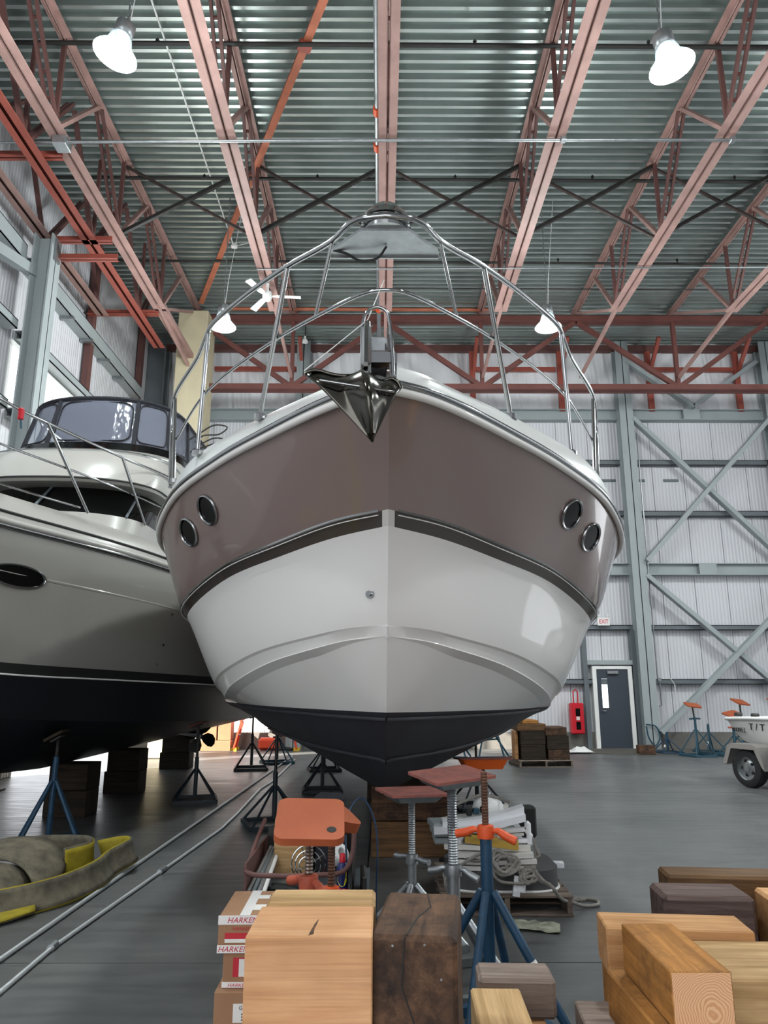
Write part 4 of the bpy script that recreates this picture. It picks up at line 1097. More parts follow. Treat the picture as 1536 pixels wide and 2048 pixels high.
MB().grid([ring(9.1, 1.05, 4.14), ring(8.62, 1.27, 4.12), ring(8.56, 1.29, 4.17), ring(8.66, 1.29, 4.36), ring(8.95, 1.28, 4.62), ring(9.12, 1.275, 4.70), ring(9.42, 1.26, 4.80), ring(9.62, 1.23, 4.87), ring(9.72, 1.18, 4.83)]).build('flybridge_coaming', M['gel_cream'], ny, True, 35)
for z, f, hw in ((4.66, 8.99, 1.285), (4.15, 8.55, 1.295)):
    MB().tube(ring(f, hw, z), 0.012, 5).build('coaming_seam', M['chrome'] if z > 4.3 else M['rubber'], ny, True, 60)
MB().grid([ring(9.6, 1.24, 4.85), ring(9.68, 1.23, 4.99)]).build('dark_screen', M['glass_dark'], ny, True, 40)
eb, et = ring(9.72, 1.22, 4.98), ring(9.95, 1.12, 5.70, dz=0.05)
ne = len(eb)
encl = MB().grid([eb, [a.lerp(b, .5) for a, b in zip(eb, et)], et]).build('clear_vinyl_screen', M['vinyl'], ny, True, 40)
MB().tube(eb, 0.028, 6).build('canvas_hem', M['canvas'], ny, True)
MB().tube(et, 0.035, 6).build('canvas_top_band', M['canvas'], ny, True)
for k in (1, 6, 10, 17, 21, 25):
    MB().bar(eb[k] + V((0, -0.005, 0)), et[k] + V((0, -0.005, 0)), 0.06, 0.03, up=(0, 1, 0)).build('canvas_strip', M['canvas'], ny, True)
def outline(k0, k1, parent):
    pts = []
    for u, v in [(0.5 + p[0], 0.5 + p[1]) for p in rrect(0.88, 0.86, 0.16, 5)]:
        f = k0 + (k1 - k0) * u; i = min(int(f), ne - 2); w = f - i
        pts.append(eb[i].lerp(eb[i+1], w).lerp(et[i].lerp(et[i+1], w), v) + V((0, -0.015, 0)))
    MB().tube(pts, 0.011, 5, closed=True).build('zip_outline', M['canvas'], parent, True)
for k0, k1 in ((1, 6), (6, 10), (10, 17), (17, 21), (21, 25)): outline(k0, k1, encl)
MB().grid([et, [V((p.x * 0.5, p.y + 0.3, p.z + 0.08)) for p in et], [V((0, p.y + 0.5, p.z + 0.1)) for p in et]]).build('canvas_roof', M['canvas'], ny, True, 40)
for px in (96, 116):
    p = at(px, 908, 9.35)
    MB().lathe([(0.02, 0.25), (0.025, 0.1), (0.045, 0.02), (0.065, 0.0), (0.055, 0.005), (0.02, 0.08)], 14, MAT(p, (1, 0, 0), (0, 0, 1)) @ Matrix.Rotation(PI, 4, 'Y')).build('horn', M['chrome'], ny, smooth=50)
# rails
rt = cr([at(-60, 770, 6.75), at(0, 797, 7.0), at(45, 822, 7.25), at(130, 862, 7.7), at(245, 915, 8.5), at(345, 960, 9.6), at(372, 985, 10.2), at(384, 1030, 10.5)], 40)
MB().tube(rt, 0.018, 8).build('bow_rail', M['chrome'], ny, smooth=60)
rm = cr([at(-60, 862, 6.8), at(0, 887, 7.1), at(200, 962, 8.3), at(330, 1018, 9.6)], 24)
MB().tube(rm, 0.012, 6).build('mid_rail', M['chrome'], ny, smooth=60)
rl = cr([at(-60, 945, 6.9), at(0, 967, 7.2), at(160, 1015, 8.15)], 12)
MB().tube(rl, 0.012, 6).build('low_rail', M['chrome'], ny, smooth=60)
for a, b in ((at(96, 847, 7.5), at(176, 1026, 8.15)), (at(245, 915, 8.5), at(290, 1050, 9.15))):
    MB().tube([a, b], 0.018, 8).build('stanchion', M['chrome'], ny, smooth=60)
MB().tube(cr([at(378, 880, 10.6), at(395, 870, 10.6), at(430, 850, 10.6), at(455, 855, 10.6), at(440, 868, 10.6), at(405, 872, 10.6), at(390, 885, 10.6)], 24), 0.012, 6).build('boarding_hoop', M['black_steel'], ny)
MB().tube(cr([at(380, 905, 10.7), at(400, 890, 10.7), at(430, 876, 10.7), at(452, 880, 10.7), at(420, 890, 10.7), at(392, 900, 10.7)], 24), 0.012, 6).build('boarding_hoop', M['black_steel'], ny)
rc = thing('rail_clip', 'small red clip fastened on the neighbouring bow rail', 'clip', at(42, 828, 7.22))
p = at(42, 828, 7.22); MB().cbox(tuple(p), (0.05, 0.06, 0.13), ch=0.012).build('clip_body', M['hose_red'], rc); MB().tube([p, p + V((0.02, 0, -0.16))], 0.012, 6).build('clip_tail', M['teal'], rc)
# propellers with shaft and strut
def propeller(x, y, z, parent):
    MB().tube([(x, y - 1.6, z + 0.16), (x, y, z)], 0.03, 8).build('shaft', M['galv'], parent)
    MB().bar((x, y - 0.25, z + 0.05), (x + 0.02, y - 0.35, 1.1), 0.04, 0.10, up=(0, 1, 0)).build('strut', M['galv'], parent)
    h = MB().lathe([(0.05, -0.1), (0.06, 0.0), (0.045, 0.1), (0.0, 0.14)], 12, MAT((x, y, z), (1, 0, 0), (0, 0, 1)) @ Matrix.Rotation(PI, 4, 'Y')).build('propeller_hub', M['galv'], parent, smooth=50)
    for k in range(4):
        Mb = Matrix.Translation((x, y, z)) @ Matrix.Rotation(0.3 + k * PI / 2, 4, 'Y') @ Matrix.Rotation(0.5, 4, 'Z')
        poly = [(0.03, 0.04), (0.10, 0.10), (0.15, 0.19), (0.14, 0.27), (0.06, 0.31), (-0.05, 0.30), (-0.12, 0.24), (-0.12, 0.14), (-0.04, 0.05)]
        MB().prism(poly, -0.008, 0.008, Mb @ Matrix.Rotation(PI / 2, 4, 'X')).build('propeller_blade', M['rubber'], h, True)
propeller(-3.42, 14.3, 0.74, ny); propeller(-4.98, 14.3, 0.74, ny)

# ================================================================ JACK STANDS
def thread(mb, a, b, r, pitch=0.014, n=12):
    a, b = V(a), V(b); L = (b - a).length; k = max(2, int(L / pitch)); pts = []; rs = []
    for i in range(k * 2 + 1):
        pts.append(a.lerp(b, i / (2 * k))); rs.append(r if i % 2 else r * 0.84)
    return mb.tube(pts, rs, n)
def stand(x, y, ztop, label, tube_top=None, body='teal_dark', screw='black_steel', pad=None, handle=None, spread=0.30, rz=0.3, fine=False, r=0.03, rs=0.019, lean=(0, 0), padkey='pad_orange', sticker=None, group='boat jack stands', hrot=0.0, hstyle='straight'):
    tube_top = tube_top or ztop * 0.62
    t = thing('jack_stand', label, 'jack stand', (x, y, 0), (0, 0, rz), group=group)
    cs = [V((spread * a, spread * b, 0.025)) for a, b in ((-1, -1), (1, -1), (1, 1), (-1, 1))]
    for i in range(4):
        MB().bar(cs[i], cs[(i + 1) % 4], 0.045, 0.045).build('base_bar', M[body], t, True)
        lg = MB()
        hip = V((cs[i].x * 0.07, cs[i].y * 0.07, tube_top * 0.72))
        if fine: lg.tube([cs[i], hip], 0.022, 10)
        else: lg.tube([cs[i], hip], 0.016, 6)
        lo = lg.build('leg', M[body], t, True, 60)
        if sticker == i:
            p, q = hip.lerp(cs[i], 0.45), hip.lerp(cs[i], 0.62)
            MB().tube([p, q], 0.0235, 10).build('sticker', M['paper'], lo, True, 60)
    MB().tube([(0, 0, tube_top * 0.12), (0, 0, tube_top)], r, 16 if fine else 8).build('tube', M[body], t, True, 60)
    top = V((lean[0], lean[1], ztop))
    if fine: thread(MB(), (0, 0, tube_top - 0.05), top, rs).build('screw', M[screw], t, True, 25)
    else: MB().tube([(0, 0, tube_top - 0.05), top], rs, 8).build('screw', M[screw], t, True, 60)
    if handle:
        zt = tube_top + 0.02
        MB().lathe([(r + 0.012, -0.03), (r + 0.014, 0.0), (r + 0.010, 0.03), (rs, 0.034)], 14, Matrix.Translation((0, 0, zt))).build('handle_nut', M[handle], t, True, 50)
        for s in (-1, 1):
            c, sn = math.cos(hrot), math.sin(hrot)
            d = V((c * s, sn * s, 0)); dz = (-0.035 if s > 0 else -0.02) if hstyle == 'bent' else 0.0
            MB().tube(cr([d * r * 0.8 + V((0, 0, zt)), d * 0.06 + V((0, 0, zt + 0.008)), d * 0.10 + V((0, 0, zt + dz * 0.4)), d * 0.155 + V((0, 0, zt + dz))], 8), [0.010, 0.012, 0.016, 0.019, 0.021, 0.021, 0.021, 0.021], 10).build('handle_bar', M[handle], t, True, 60)
    if pad:
        w, d, th, rx, ry, pz, kind = pad
        Mp = Matrix.Translation(top) @ Matrix.Rotation(pz - rz, 4, 'Z') @ Matrix.Rotation(rx, 4, 'X') @ Matrix.Rotation(ry, 4, 'Y')
        if kind == 'ply':
            po = MB().prism(rrect(w, d, 0.045, 5), 0.03, 0.03 + th, Mp).build('pad', M[padkey], t, True)
            MB().cbox((0, 0, 0), (0.14, 0.12, 0.03), ch=0.008, M=Mp @ Matrix.Translation((0, 0, 0.012))).build('pad_bracket', M[screw], t, True)
        else:
            hc_ = 0.09 if kind == 'cup' else 0.045
            MB().prism(rrect(w, d, 0.02, 3), hc_, hc_ + 0.016, Mp).build('pad', M['pad_red'], t, True)
            b = MB(); lo_ = [Mp @ V((a, c, 0.0)) for a, c in rrect(w * 0.66, d * 0.66, 0.02, 3)]; up_ = [Mp @ V((a, c, hc_)) for a, c in rrect(w * 0.86, d * 0.86, 0.02, 3)]
            n = len(lo_); b.add(lo_ + up_, [tuple(range(n - 1, -1, -1)), tuple(range(n, 2 * n))] + [(i, (i + 1) % n, n + (i + 1) % n, n + i) for i in range(n)])
            b.build('pad_cup', M['orange_plastic'] if kind == 'cup' else M[screw], t, True)
    return t, Mp if pad else None

# near stands
p = at(620, 1642, 3.45)
t, Mp = stand(p.x, p.y, p.z - 0.04, 'jack stand with a big square orange pad tilted towards the camera', 0.80, 'blue', 'thread', (0.30, 0.31, 0.032, 0.40, 0.03, 0.06, 'ply'), 'orange_worn', 0.19, 0.0, True, hrot=-0.9, hstyle='bent')
MB().lathe([(0.0, 0.0635), (0.021, 0.0635), (0.021, 0.06)], 16, Mp @ Matrix.Translation((0.095, -0.085, 0))).build('pad_hole', M['rubber'], t, True)
p = at(664, 1655, 3.85)
stand(p.x, p.y, p.z + 0.0, 'jack stand with a rusty thread behind the big orange pad', 0.655, 'blue', 'rust', (0.20, 0.20, 0.05, 0.35, 0.25, 0.6, 'ply'), 'orange', 0.19, 0.0, True, padkey='pad_orange', hrot=-0.3, hstyle='bent')
p = at(823, 1600, 5.3)
stand(p.x, p.y, p.z, 'thin galvanised jack stand with a small worn red pad', 0.50, 'galv', 'galv', (0.42, 0.36, 0.032, 0.03, 0.02, 0.35, 'wide'), 'galv', 0.26, 0.4, True, r=0.029, rs=0.024, hrot=-1.2)
p = at(903, 1568, 4.62)
stand(p.x, p.y, p.z, 'thick galvanised jack stand with a wide worn red pad', 0.585, 'galv', 'galv', (0.41, 0.37, 0.038, 0.08, -0.06, 0.45, 'wide'), 'galv', 0.27, 0.2, True, r=0.038, rs=0.031, hrot=-0.7, hstyle='bent')
p = at(968, 1556, 3.95)
stand(p.x, p.y, p.z + 0.03, 'tall blue jack stand with a rusty thread and no pad', 0.915, 'blue', 'rust', None, 'orange', 0.30, 0.35, True, r=0.030, rs=0.018, sticker=1, hrot=-0.75, hstyle='bent')
p = at(966, 1538, 7.35)
stand(p.x, p.y, p.z, 'black jack stand with an orange plastic cup pad behind the pallet', 0.6, 'black_steel', 'black_steel', (0.52, 0.30, 0.02, -0.06, 0.0, 0.1, 'cup'), None, 0.32, 0.3, False)
# stands holding the two yachts
stand(-3.57, 8.40, 1.08, 'blue jack stand standing in the pile of lifting straps', 0.90, 'blue', 'black_steel', (0.24, 0.24, 0.03, 0.0, -0.5, 0, 'ply'), None, 0.30, 0.4, True, padkey='wood_black')
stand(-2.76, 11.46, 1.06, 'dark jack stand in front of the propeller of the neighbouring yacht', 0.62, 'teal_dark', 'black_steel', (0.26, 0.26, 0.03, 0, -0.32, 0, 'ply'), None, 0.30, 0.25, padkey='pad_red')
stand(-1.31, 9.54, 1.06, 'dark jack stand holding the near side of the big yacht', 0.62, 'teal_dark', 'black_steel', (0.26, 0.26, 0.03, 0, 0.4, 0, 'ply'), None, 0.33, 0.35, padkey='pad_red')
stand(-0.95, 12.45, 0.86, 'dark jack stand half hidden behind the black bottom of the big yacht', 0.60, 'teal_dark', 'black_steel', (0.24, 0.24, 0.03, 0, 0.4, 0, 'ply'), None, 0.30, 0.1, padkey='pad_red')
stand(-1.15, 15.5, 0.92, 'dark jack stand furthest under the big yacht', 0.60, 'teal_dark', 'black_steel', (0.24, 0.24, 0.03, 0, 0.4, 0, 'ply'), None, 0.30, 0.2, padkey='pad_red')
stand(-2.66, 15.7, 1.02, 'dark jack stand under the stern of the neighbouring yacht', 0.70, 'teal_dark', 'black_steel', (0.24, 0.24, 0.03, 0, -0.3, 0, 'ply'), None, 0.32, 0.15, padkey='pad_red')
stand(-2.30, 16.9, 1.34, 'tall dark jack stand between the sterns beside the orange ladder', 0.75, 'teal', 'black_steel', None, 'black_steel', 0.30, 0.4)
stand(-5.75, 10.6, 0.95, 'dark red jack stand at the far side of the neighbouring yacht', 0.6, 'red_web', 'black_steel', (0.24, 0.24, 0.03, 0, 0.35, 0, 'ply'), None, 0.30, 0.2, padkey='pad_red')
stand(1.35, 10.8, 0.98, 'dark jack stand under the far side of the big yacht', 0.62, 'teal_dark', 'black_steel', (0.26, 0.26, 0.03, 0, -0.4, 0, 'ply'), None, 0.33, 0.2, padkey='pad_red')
# stands parked by the wall
stand(7.72, 18.5, 1.16, 'parked blue jack stand with a tilted orange pad nearest the grey column', 0.86, 'teal', 'black_steel', (0.36, 0.30, 0.03, 0.3, 0.12, 0, 'ply'), 'teal', 0.30, 0.3, lean=(-0.04, 0))
stand(7.30, 19.3, 0.52, 'parked short blue stand base without thread or pad', 0.5, 'blue', 'blue', None, None, 0.28, 0.1, sticker=0)
stand(8.42, 19.4, 0.72, 'parked blue stand base without a pad between two others', 0.68, 'teal', 'teal', None, None, 0.30, 0.2, sticker=0)
stand(8.60, 18.4, 0.96, 'parked blue jack stand with an orange pad beside the bow of the trailer boat', 0.66, 'teal', 'black_steel', (0.36, 0.32, 0.03, 0.25, -0.2, 0.3, 'ply'), 'orange_worn', 0.30, 0.35, sticker=0)
stand(9.25, 19.3, 1.22, 'parked jack stand showing its orange pad above the trailer boat bow', 0.7, 'teal', 'black_steel', (0.40, 0.34, 0.03, 0.4, 0.1, 0.3, 'ply'), None, 0.30, 0.2)
stand(10.15, 19.3, 1.24, 'parked jack stand behind the canvas of the trailer boat', 0.7, 'teal', 'black_steel', (0.34, 0.30, 0.03, 0.3, 0.1, 0.6, 'ply'), None, 0.30, 0.2)

# blocks under the neighbouring yacht
for (x, y), w, lab in (((-4.10, 10.25), 0.55, 'nearest'), ((-4.14, 12.45), 0.55, 'middle'), ((-4.25, 15.9), 0.6, 'furthest')):
    timber('keel_block', (x, y, 0.165), (w, 0.45, 0.33), 'wood_black', f'lower black block in the {lab} keel stack of the neighbouring yacht', rz=0.03)
    timber('keel_block', (x + 0.02, y, 0.497), (w - 0.04, 0.42, 0.33), 'wood_black', f'upper black block in the {lab} keel stack of the neighbouring yacht', rz=-0.04)

# ================================================================ FOREGROUND TIMBERS
def tb(x0, x1, y0, y1, z0, z1, key, label, rz=0.0, ends=None, along='x', tilt=0.0, ch=0.006, group=None):
    c = ((x0 + x1) / 2, (y0 + y1) / 2, (z0 + z1) / 2)
    if along == 'x': return timber('timber', c, (x1 - x0, y1 - y0, z1 - z0), key, label, 'timber', rz, ends, group, ch, tilt)
    if along == 'y': return timber('timber', c, (y1 - y0, x1 - x0, z1 - z0), key, label, 'timber', rz + PI / 2, ends, group, ch, tilt)
tb(-0.335, -0.02, 1.99, 2.24, 0.66, 1.05, 'wood_light_y', 'large freshly sawn pale timber block in the very foreground', ch=0.004)
tb(-0.325, -0.015, 2.245, 2.40, 0.70, 1.055, 'wood_pale', 'rough pale timber slab just behind the large foreground block', ch=0.010)
tb(-0.34, -0.01, 1.99, 2.40, 0.0, 0.655, 'wood_brown', 'brown timber standing beneath the large pale foreground block')
tb(-0.005, 0.215, 2.0, 2.40, 0.62, 1.045, 'wood_dark', 'dark stained timber block with splits beside the pale foreground block', rz=-0.13, along='y', ch=0.012)
tb(-0.005, 0.215, 1.98, 2.41, 0.0, 0.615, 'wood_black', 'black timber standing beneath the dark stained block', rz=-0.13, along='y')
tb(0.285, 0.445, 2.16, 2.66, 0.55, 0.695, 'wood_pale', 'pale yellow timber lying behind the dark stained block', rz=-0.03, along='y')
tb(0.33, 0.585, 2.70, 2.86, 0.585, 0.705, 'wood_grey', 'weathered grey timber with a knot in front of the blue stand', rz=-0.05, ch=0.012)
tb(0.44, 0.545, 2.70, 2.90, 0.445, 0.58, 'wood_light', 'pale timber end under the weathered grey one', along='x')
tb(0.30, 0.42, 2.2, 2.68, 0.0, 0.545, 'wood_black', 'black support timber under the pale yellow one', along='y')
tb(0.43, 0.56, 2.70, 2.88, 0.0, 0.44, 'wood_black', 'black support timber under the weathered grey one')
tb(0.70, 0.90, 2.72, 3.0, 0.40, 0.53, 'wood_grey', 'short pale grey board end at the bottom edge of the picture', rz=-0.08)
tb(0.72, 0.88, 2.74, 2.98, 0.0, 0.395, 'wood_black', 'black support timber under the short pale grey board')
tb(0.835, 1.012, 2.34, 2.78, 0.70, 0.85, 'wood_gold', 'golden square timber showing growth rings on its sawn end', along='y', ends='end_light', ch=0.003)
tb(0.79, 0.96, 2.30, 2.82, 0.55, 0.695, 'wood_gold', 'golden timber under the one with growth rings', along='y', rz=0.03, ends='end_light')
tb(0.80, 1.0, 2.36, 2.82, 0.0, 0.545, 'wood_brown', 'brown support timber under the golden pair', along='y')
tb(0.86, 1.40, 3.0, 3.20, 0.60, 0.765, 'wood_light', 'pale timber lying crosswise behind the golden timbers', rz=-0.10)
tb(0.87, 1.42, 2.98, 3.2, 0.44, 0.595, 'wood_gold', 'golden timber under the pale crosswise one', rz=-0.08)
tb(0.9, 1.38, 3.0, 3.18, 0.0, 0.435, 'wood_brown', 'brown support timber under the crosswise pair', rz=-0.08)
tb(1.035, 2.0, 2.60, 2.97, 0.60, 0.735, 'wood_pale', 'long pale timber on top at the lower corner of the picture', rz=-0.02)
tb(1.045, 2.0, 2.60, 2.95, 0.455, 0.595, 'wood_light', 'long pale timber second from the top at the lower corner', rz=-0.015)
tb(1.05, 2.0, 2.62, 2.95, 0.31, 0.45, 'wood_grey', 'long grey timber third from the top at the lower corner', rz=-0.02)
tb(1.05, 2.0, 2.62, 2.95, 0.0, 0.305, 'wood_brown', 'brown timber at the bottom of the corner pile')
tb(1.47, 1.93, 4.08, 4.36, 0.31, 0.60, 'wood_purple', 'weathered purple grey block on the floor behind the corner pile', rz=-0.07, ch=0.02)
tb(1.47, 1.92, 4.1, 4.38, 0.0, 0.305, 'wood_dark', 'dark block under the weathered purple grey one', rz=-0.05)
tb(1.62, 2.25, 4.40, 4.62, 0.33, 0.62, 'wood_brown', 'brown timber lying just behind the purple grey block', rz=-0.1, ch=0.015)
tb(1.62, 2.25, 4.42, 4.64, 0.0, 0.325, 'wood_dark', 'dark timber under the brown one behind the purple block', rz=-0.1)
tb(1.99, 2.35, 3.95, 4.25, 0.31, 0.60, 'wood_light', 'pale orange block cut off by the picture edge', rz=-0.12, ch=0.015)
tb(1.99, 2.35, 3.95, 4.25, 0.0, 0.305, 'wood_dark', 'dark block under the pale orange one at the edge', rz=-0.12)
# knot on the pale block, drying cracks and nail heads on the dark one
blk_p = [o for o in bpy.data.objects if o.get('label', '').startswith('large freshly sawn')][0]
MB().prism([(-0.002, -0.122), (0.010, -0.11), (0.009, -0.07), (0.012, -0.035), (0.014, 0.012), (0.006, -0.03), (0.001, -0.08)], 0.1945, 0.1954).build('knot', M['wood_dark'], blk_p, True)
blk_d = [o for o in bpy.data.objects if o.get('label', '').startswith('dark stained timber block')][0]
for pts in ([(-0.2005, 0.02, 0.21), (-0.2005, 0.028, 0.10), (-0.2005, -0.01, 0.0), (-0.2005, -0.05, -0.05)], [(-0.2005, -0.09, 0.02), (-0.2005, -0.03, -0.01), (-0.2005, 0.02, -0.09)], [(-0.19, 0.015, 0.2128), (-0.05, 0.0, 0.2128), (0.05, -0.03, 0.2128), (0.18, -0.012, 0.2128)]):
    MB().tube(pts, 0.0022, 5).build('drying_crack', M['rubber'], blk_d, True)
for y_, z_ in ((0.05, 0.19), (-0.03, 0.195), (0.0, -0.02), (-0.07, 0.12)):
    MB().lathe([(0.0, 0.0), (0.003, 0.0)], 8, MAT((-0.2012, y_, z_), (0, -1, 0), (0, 0, 1))).build('nail_head', M['galv'], blk_d, True)
# ================================================================ CARDBOARD BOXES
def carton(x0, x1, y0, y1, z0, z1, label, rz=0.0):
    c = V(((x0 + x1) / 2, (y0 + y1) / 2, z0))
    t = thing('cardboard_box', label, 'cardboard box', c, (0, 0, rz), group='stacked cardboard boxes')
    w, d, h = x1 - x0, y1 - y0, z1 - z0
    MB().cbox((0, 0, h / 2), (w, d, h), ch=0.004).build('box_body', M['card'], t, True)
    return t, w, d, h
F_ = lambda x, y, z: MAT((x, y, z), (1, 0, 0), (0, 0, 1))
def ltext(body, size, key, t, x, y, z, sx=1.0, shear=0.0):
    o = text('printed_lettering', body, size, M[key], F_(x, y, z), None, 0.0004, shear, sx=sx); o.parent = t; return o
t, w, d, h = carton(-0.60, -0.425, 2.95, 3.29, 0.705, 0.827, 'top cardboard box with white and red printed tape', 0.02)
MB().bx(-w/2 - .001, w/2 + .001, -d/2 - .0015, -d/2 + 0.004, h - 0.028, h + 0.001).build('tape', M['tape'], t, True)
MB().bx(-w/2 - .001, w/2 + .001, -d/2 - .0015, -d/2 + 0.004, 0.0, 0.026).build('tape', M['tape'], t, True)
MB().bx(-0.012, 0.026, -d/2, d/2, h, h + 0.001).build('top_tape', M['tape'], t, True)
MB().bx(0.02, 0.075, -0.10, -0.03, h + 0.001, h + 0.0018).build('address_label', M['paper'], t, True)
MB().bx(0.015, 0.07, 0.05, 0.10, h + 0.001, h + 0.0018).build('address_label', M['paper'], t, True)
ltext('HARKEN', 0.026, 'print_red', t, 0.0, -d/2 - 0.002, h - 0.014, 1.1, 0.3)
ltext('HARKEN', 0.026, 'print_red', t, -0.03, -d/2 - 0.002, 0.012, 1.1, 0.3)
MB().bx(-0.062, 0.085, -d/2 - 0.001, -d/2 + .002, 0.038, 0.066).build('red_sticker', M['print_red'], t, True)
MB().bx(-0.062, 0.085, -d/2 - 0.0016, -d/2 + .002, 0.034, 0.046).build('white_strip', M['paper'], t, True)
ltext('HARKEN', 0.016, 'print_red', t, 0.0, -d/2 - 0.001, 0.080, 1.1)
t, w, d, h = carton(-0.575, -0.40, 2.97, 3.30, 0.585, 0.703, 'middle cardboard box with a red label pouch', -0.02)
MB().bx(-0.05, 0.06, -d/2 - .001, -d/2 + .002, 0.035, 0.098).build('red_pouch', M['print_red'], t, True)
MB().bx(-0.028, 0.035, -d/2 - .0016, -d/2 + .002, 0.036, 0.094).build('packing_slip', M['paper'], t, True)
MB().bx(-w/2 - .001, w/2 + .001, -d/2 - .0015, -d/2 + 0.004, 0.0, 0.018).build('tape', M['tape'], t, True)
ltext('HARKEN', 0.016, 'print_red', t, -0.03, -d/2 - 0.002, 0.008, 1.2, 0.3)
t, w, d, h = carton(-0.60, -0.40, 2.94, 3.31, 0.36, 0.583, 'lowest cardboard box in view with a white address label', 0.01)
MB().bx(-0.03, 0.09, -d/2 - .0012, -d/2 + .002, 0.125, 0.185).build('address_label', M['paper'], t, True)
ltext('G-1', 0.018, 'print_black', t, 0.005, -d/2 - 0.002, 0.172)
for q in range(3): MB().bx(0.0, 0.07 - 0.012 * q, -d/2 - .0018, -d/2 + .002, 0.150 - 0.009 * q, 0.154 - 0.009 * q).build('printed_line', M['print_black'], t, True)
MB().bx(-0.075, -0.03, -d/2 - .0012, -d/2 + .002, 0.085, 0.115).build('small_label', M['paper'], t, True)
carton(-0.61, -0.42, 2.94, 3.20, 0.0, 0.358, 'plain cardboard box under the stack')

# ================================================================ WORK CART
x0, x1, y0, y1, zf, zt = -0.74, -0.17, 4.35, 5.15, 0.50, 0.70
ca = thing('work_cart', 'dark metal work cart with a bent tube rail full of odds and ends', 'cart', ((x0 + x1) / 2, 4.7, 0))
MB().bx(x0 - 0.05, x1 + 0.1, y0 - 0.05, y1, zf - 0.02, zf).build('cart_floor', M['grey_steel_dark'], ca)
MB().bx(x0 - 0.012, x0, y0, y1, zf, zt).build('side_panel', M['red_web'], ca)
MB().bx(x1, x1 + 0.012, y0, y1, zf, zt).build('side_panel', M['black_steel'], ca)
MB().bx(x0, x1, y1 - 0.012, y1, zf, zt + 0.05).build('back_panel', M['black_steel'], ca)
MB().tube(cr([(x0 - 0.02, 5.1, 0.80), (x0 - 0.02, 4.6, 0.68), (x0 + 0.02, 4.32, 0.655), (-0.55, 4.29, 0.65), (-0.35, 4.29, 0.655), (-0.20, 4.31, 0.67), (-0.16, 4.36, 0.74), (-0.15, 4.42, 0.92)], 40), 0.014, 8).build('tube_rail', M['red_web'], ca, smooth=60)
for x in (x0, x1):
    for y in (y0, y1 - 0.03): MB().bx(x - 0.015, x + 0.015, y, y + 0.03, 0.10, zf - 0.02).build('cart_leg', M['black_steel'], ca)
for x in (x0, x1):
    for y in (y0 + 0.015, y1 - 0.015): MB().lathe([(0.02, -0.015), (0.05, -0.015), (0.05, 0.015), (0.02, 0.015)], 14, MAT((x, y, 0.05), (0, 1, 0), (0, 0, 1))).build('caster', M['rubber'], ca)
# spray can
c = V((-0.215, 4.43, zf)); sc = thing('spray_can', 'blue spray can with a yellow shield and red cap', 'spray can', c)
MB().lathe([(0.030, 0.0), (0.033, 0.005), (0.033, 0.165), (0.027, 0.18), (0.014, 0.19), (0.012, 0.20)], 20, Matrix.Translation(c)).build('can_body', mat('can_blue', '#1a2560', 0.3), sc, smooth=40)
MB().lathe([(0.018, 0.19), (0.018, 0.225), (0.012, 0.235), (0.0, 0.235)], 14, Matrix.Translation(c)).build('red_cap', M['hose_red'], sc, smooth=40)
poly = [(-0.024, 0.145), (0.024, 0.145), (0.026, 0.095), (0.014, 0.075), (0, 0.07), (-0.014, 0.075), (-0.026, 0.095)]
sh = MB(); 
sh.add([c + V((a, -math.sqrt(max(0, 0.0345 ** 2 - a * a)), z)) for a, z in poly], [tuple(range(len(poly)))])
sh.build('yellow_shield', mat('shield_yellow', '#e0d820', 0.4), sc)
text('lettering', 'WD-40', 0.019, mat('can_text', '#14205a', 0.4), F_(c.x, c.y - 0.0352, c.z + 0.118), sc, 0.0004, sx=0.8)
MB().lathe([(0.0335, 0.03), (0.0335, 0.06)], 20, Matrix.Translation(c), caps=False).build('label_band', M['print_red'], sc, smooth=40)
# other odds and ends in the cart
c = V((-0.25, 4.75, 0.66)); tr_ = MB().lathe([(0.035, -0.025), (0.062, -0.025), (0.062, 0.025), (0.035, 0.025), (0.035, -0.025)], 20, Matrix.Translation(c) @ Matrix.Rotation(1.0, 4, 'Y') @ Matrix.Rotation(0.5, 4, 'X'), caps=False).build('tape_roll', M['white'], smooth=40)
tag(tr_, 'white roll of tape leaning in the work cart', 'tape roll')
o = MB().cbox((-0.55, 4.95, 0.67), (0.24, 0.16, 0.335), 0.1, 0.006).build('wooden_crate', M['wood_pale']); tag(o, 'pale wooden box standing in the back of the work cart', 'box')
wl = thing('wire_guard', 'round wire guard lying in the work cart', 'wire guard', (-0.42, 4.55, zf))
for k, rr in enumerate((0.10, 0.075, 0.05)):
    MB().tube([(-0.42 + rr * math.cos(a), 4.58 - 0.03 * k, 0.65 + rr * math.sin(a)) for a in [2 * PI * q / 24 for q in range(24)]], 0.004, 5, closed=True).build('wire_ring', M['chrome'], wl)
for a in (0.5, 2.0, 3.6, 5.2): MB().tube([(-0.42, 4.50, 0.65), (-0.42 + 0.1 * math.cos(a), 4.58, 0.65 + 0.1 * math.sin(a))], 0.0035, 5).build('wire_spoke', M['chrome'], wl)
MB().tube([(-0.42, 4.55, zf), (-0.42, 4.58, 0.56)], 0.006, 5).build('wire_stem', M['chrome'], wl)
o = MB().tube(cr([(-0.68, 4.5, 0.52), (-0.6, 4.45, 0.55), (-0.45, 4.42, 0.52), (-0.35, 4.5, 0.53), (-0.5, 4.6, 0.52), (-0.62, 4.6, 0.53), (-0.5, 4.42, 0.55), (-0.33, 4.42, 0.52)], 50), 0.014, 6).build('black_hose', M['rubber']); tag(o, 'tangled black hose in the bottom of the work cart', 'hose')
